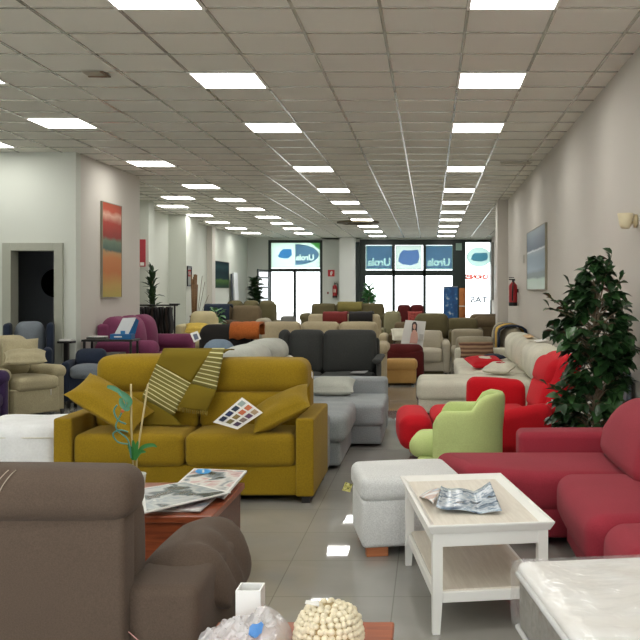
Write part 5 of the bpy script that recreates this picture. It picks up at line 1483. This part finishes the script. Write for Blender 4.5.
MB().box(-.12, .12, -.01, .012, -.12, .12, r=.002).build('plate', plain('sign_red', '#c4262e', rough=.5), t)
m = MB(); m.box(-.03, .02, -.0125, -.0105, -.08, .04, r=.0005); m.box(-.015, .03, -.0125, -.0105, .05, .075, r=.0005); m.box(.035, .05, -.0125, -.0105, -.02, .06, r=.0005); m.build('pictogram', M_CARD, t)
o_ = MB().box(-.03, .03, -.02, .01, -.04, .04).build('alarm_switch', plain('small_red', '#7d3a38')); o_.location = (-3.72, 32.985, 1.45); tag(o_, 'small dark red call point on the back wall left of the extinguisher', 'alarm')
t = thing('wall_sconce', 'cream wall sconce at the right edge above the ficus', 'lamp', (1.655, 7.25, 2.08))
m = MB(); m.lathe([(.055, 0), (.055, .02), (.03, .03), (.001, .03)], n=16, M=TRS((0, 0, 0), ry=-90)); m.tube([(-.02, 0, 0), (-.07, 0, -.04), (-.09, 0, -.02)], .009, 8); m.build('bracket', plain('brass_cream', '#c0b08a', rough=.4), t)
MB().lathe([(.03, -.06), (.045, -.04), (.065, .06), (.06, .062), (.04, -.03), (.001, -.035)], c=(-.09, 0, 0), n=20).build('shade', plain('cream_shade', '#ddd0ac', rough=.6), t)
o_ = MB().box(-.015, .002, -.05, .05, -.07, .07).build('wall_switch', plain('switch_grey', '#b4aea4')); o_.location = (1.657, 15.95, 2.08); tag(o_, 'small grey wall box between misty picture and fire extinguisher', 'switch')
t = thing('wall_panel', 'dark green narrow frame on the set back right wall', 'frame', (2.22, 30.0, 1.96))
MB().box(-.035, .02, -.5, .5, -.42, .42).build('frame', plain('deep_green', '#14291f', rough=.35), t)
t = thing('wall_panel', 'tall grey panel edge beside the right shop window', 'panel', (2.20, 32.3, 2.2))
MB().box(-.04, .04, -.4, .4, -1.0, 1.05).build('panel', plain('panel_grey', '#8f8e89', rough=.5), t)
t = thing('emergency_light', 'pale green emergency light box on the dark window post', 'light', (1.05, 32.97, 3.13))
MB().box(-.11, .11, -.05, .04, -.13, .13).build('box', plain('pale_green_box', '#8fa89a', rough=.5), t)
t = thing('grey_board', 'grey board standing at the right wall behind the ficus', 'board', (1.612, 7.55, 0))
MB().box(-.02, .02, -.22, .22, .0, .86).build('panel', plain('blue_grey_board', '#8b93a0', rough=.6), t)
# roll-up banner and rolled rug in the window
t = thing('rollup_banner', 'blue roll up banner with pale flecks before the shop window', 'banner', (.68, 30.0, 0))
def fleck():
    m, nt, b = base_mat('flecked_blue')
    tc = N(nt, 'ShaderNodeTexCoord'); n1 = N(nt, 'ShaderNodeTexNoise', Scale=4.5, Detail=2.0); nt.links.new(tc.outputs['Object'], n1.inputs['Vector'])
    cr = N(nt, 'ShaderNodeValToRGB'); el = cr.color_ramp.elements
    el[0].position = .56; el[0].color = lin('#1e5f9a'); el[1].position = .66; el[1].color = lin('#c9d6d8'); e = el.new(.4); e.color = lin('#174a80')
    nt.links.new(n1.outputs['Fac'], cr.inputs['Fac']); nt.links.new(cr.outputs['Color'], b.inputs['Base Color']); b.inputs['Roughness'].default_value = .4
    return m
MB().box(-.235, .235, -.006, .006, .06, 1.65, r=.002).build('print', fleck(), t)
MB().box(-.25, .25, -.08, .08, 0, .07).build('base', plain('banner_base', '#8a8d90', rough=.4, metal=.5), t)
MB().box(-.24, .24, -.015, .015, 1.645, 1.68).build('top_rail', plain('banner_base', '#8a8d90'), t)
MB().tube([(0, .03, .05), (0, .03, 1.65)], .01, 6).build('pole', M_BLK, t)
t = thing('rolled_rug', 'orange brown rolled rug standing beside the blue banner', 'rug', (1.07, 29.9, 0))
MB().tube([(0, 0, 0), (0, 0, 1.62)], .105, 20).build('roll', fabric('rug_orange', '#a5673a', var=.2, scale=40), t)
MB().tube([(0, 0, 1.0), (0, 0, 1.04)], .108, 20).build('tie', M_CREAM, t)

# ------------------------------------------------------------------ unseen window added behind the camera to let daylight in
fwin = MB()
for x in (-6.0, -4.1, -2.2, -.3, 1.5): fwin.box(x - .05, x + .05, -3.36, -3.26, .1, 3.0)
for z in (.1, 2.1, 3.0): fwin.box(-6.0, 1.5, -3.36, -3.26, z - .05, z + .05)
struct('window_added', fwin, M_GREEN, label='unseen window added behind the camera for daylight')

# ------------------------------------------------------------------ let loose things rest on, not in, what carries them
from mathutils.bvhtree import BVHTree
bpy.context.view_layer.update()
def meshes_of(o):
    out = [o] if o.type == 'MESH' else []
    for c in bpy.data.objects:
        p = c.parent
        while p is not None:
            if p == o:
                if c.type == 'MESH': out.append(c)
                break
            p = p.parent
    return out
def tree(objs):
    dg = bpy.context.evaluated_depsgraph_get(); vs = []; ps = []
    for o in objs:
        ev = o.evaluated_get(dg); me = ev.to_mesh(); b = len(vs)
        vs += [o.matrix_world @ v.co for v in me.vertices]; ps += [[i + b for i in p.vertices] for p in me.polygons]; ev.to_mesh_clear()
    return vs, ps
def settle(o, others, d, step=.006, most=60):
    d = Vector(d).normalized()
    vs, ps = tree(meshes_of(o))
    T = [BVHTree.FromPolygons(*tree(meshes_of(q))) for q in others]
    for k in range(most):
        sft = d * step * k
        b = BVHTree.FromPolygons([v + sft for v in vs], ps)
        if not any(b.overlap(q) for q in T): break
    else:
        print('SETTLE failed', o.name, o['label'])
    o.location = o.location + d * step * k
    bpy.context.view_layer.update()
    if k: print('SETTLE', o.name, round(step * k, 3))
def by(lbl):
    for o in bpy.data.objects:
        if lbl in str(o.get('label', '')): return o
    raise KeyError(lbl)
SETTLE = [
    ('olive mustard throw', ['mustard yellow two'], (0, -1, .5)),
    ('plump mustard scatter', ['mustard yellow two', 'olive mustard throw'], (0, -1, .35)),
    ('mustard scatter cushion lying', ['mustard yellow two', 'olive mustard throw'], (0, -1, .35)),
    ('white swatch card', ['mustard yellow two', 'mustard scatter cushion lying'], (0, -1, .3)),
    ('grey scatter cushion lying', ['mid grey corner'], (.2, -.5, 1)),
    ('crumpled orange', ['black armchair with'], (0, -.2, 1)), ('white printed card hung', ['black armchair with'], (0, -1, 0)),
    ('maroon throw', ['beige sofa under'], (0, -.3, 1)), ('black throw over', ['beige sofa under'], (0, -.3, 1)),
    ('yellow green throw', ['long olive brown'], (0, -.3, 1)),
    ('red patterned cushion', ['maroon sofa before'], (0, -1, .6)), ('off white cushion', ['brown sofa with light'], (0, -.6, 1)),
    ('red cushion with cream', ['cream corner'], (-.3, -.1, 1)), ('second red and cream', ['cream corner', 'red cushion with cream'], (-.4, -.1, 1)),
    ('flat dark cushion', ['cream corner'], (-.5, 0, 1)),
    ('striped brown cushion', ['cream corner', 'flat dark cushion'], (-.2, -.5, 1)),
    ('ochre throw over', ['taupe sofa along'], (-.3, 0, 1)), ('dark navy throw', ['taupe sofa along', 'ochre throw over'], (-.3, -.2, 1)), ('slate throw', ['taupe sofa along', 'ochre throw over'], (-.3, .2, 1)),
    ('orange price strip', ['cream corner'], (0, 0, 1)), ('white price card', ['cream corner'], (0, 0, 1)),
    ('upright beige', ['sand beige armchair with'], (.9, -.3, .5)), ('beige cushion lying flat', ['sand beige armchair with', 'upright beige'], (.6, -.4, 1)),
    ('white swing tag', ['sand beige armchair with'], (.8, -.6, 0)),
    ('yellow cushion on', ['pale yellow armchair behind'], (0, -.6, 1)), ('navy cover over', ['grey brown sofa with'], (0, -.4, 1)),
    ('grey folded leaflet', ['charcoal three'], (0, -.2, 1)),
    ('open grey magazine', ['magazine with blue oval', 'thin pale leaflet', 'grey magazine lying'], (0, 0, 1)),
    ('white poster board', ['low maroon easy'], (0, .3, 1)),
]
for a, bs, d in SETTLE: settle(by(a), [by(b) for b in bs], d)

# ------------------------------------------------------------------ pieces of parts go one level deeper; look-alikes share a group
def nest(lbl, child, part):
    t = by(lbl); ks = kids(t)
    ps = [k for k in ks if k.name.split('.')[0] == part]
    for k in ks:
        if k.name.split('.')[0] == child:
            def mid(o): return sum((Vector(c) for c in o.bound_box), Vector()) / 8
            k.parent = min(ps, key=lambda p: (mid(p) - mid(k)).length)
for a in (('large brown tweed', 'stitching', 'headrest'), ('large brown tweed', 'tag_string', 'arm'), ('mustard yellow two', 'care_tag', 'headrest_cushion'),
          ('white swatch card', 'colour_square', 'board'), ('white quilted mattress', 'piping', 'border'), ('olive mustard throw', 'fringe', 'cloth'),
          ('cream chunky woven', 'paper_label', 'knotted_rope'), ('crumpled clear plastic', 'logo_patch', 'film'), ('magazine with blue oval', 'blue_oval', 'cover'),
          ('magazine with blue oval', 'white_band', 'cover'), ('curly green plant', 'orange_bud', 'curly_stem'), ('curly green plant', 'top_leaves', 'curly_stem'),
          ('tall bushy ficus', 'soil', 'pot'), ('fire extinguisher on the right', 'label', 'cylinder'), ('fire extinguisher on the right', 'base_cap', 'cylinder'), ('fire extinguisher on the right', 'hose', 'valve'),
          ('fire extinguisher on the back', 'label', 'cylinder'), ('fire extinguisher on the back', 'base_cap', 'cylinder'), ('fire extinguisher on the back', 'hose', 'valve'),
          ('white poster board', 'printed_hair', 'board'), ('white poster board', 'printed_body', 'board'), ('white poster board', 'printed_face', 'board'), ('white poster board', 'printed_text_block', 'board'),
          ('blue leaflet display', 'white_print', 'tray'), ('blue leaflet display', 'leaflets', 'tray'), ('orange brown rolled rug', 'tie', 'roll'), ('narrow red banner', 'white_print', 'cloth'),
          ('small red square sign', 'pictogram', 'plate'), ('white printed card hung', 'print', 'paper'), ('white fabric cube', 'seam', 'cover'), ('white swing tag', 'magenta_foot', 'tag_board'), ('bright red recliner', 'care_tag', 'backrest')):
    nest(*a)
GROUPS = {'sofa': 'sofas on display', 'corner_sofa': 'corner sofas on display', 'armchair': 'armchairs on display', 'scatter_cushion': 'scatter cushions on the seats', 'throw_blanket': 'throws over seat backs',
          'magazine': 'magazines on the coffee tables', 'potted_plant': 'potted plants in the hall', 'fire_extinguisher': 'fire extinguishers on the walls', 'picture': 'pictures on the walls', 'booklet': 'booklets on the console table',
          'box': 'boxes on the console shelves', 'pouf': 'poufs on display', 'coffee_table': 'coffee tables', 'window_sign': 'printed signs on the shop windows'}
for o in list(bpy.data.objects):
    if o.parent is None and 'category' in o:
        g_ = GROUPS.get(o.name.split('.')[0])
        if g_: o['group'] = g_
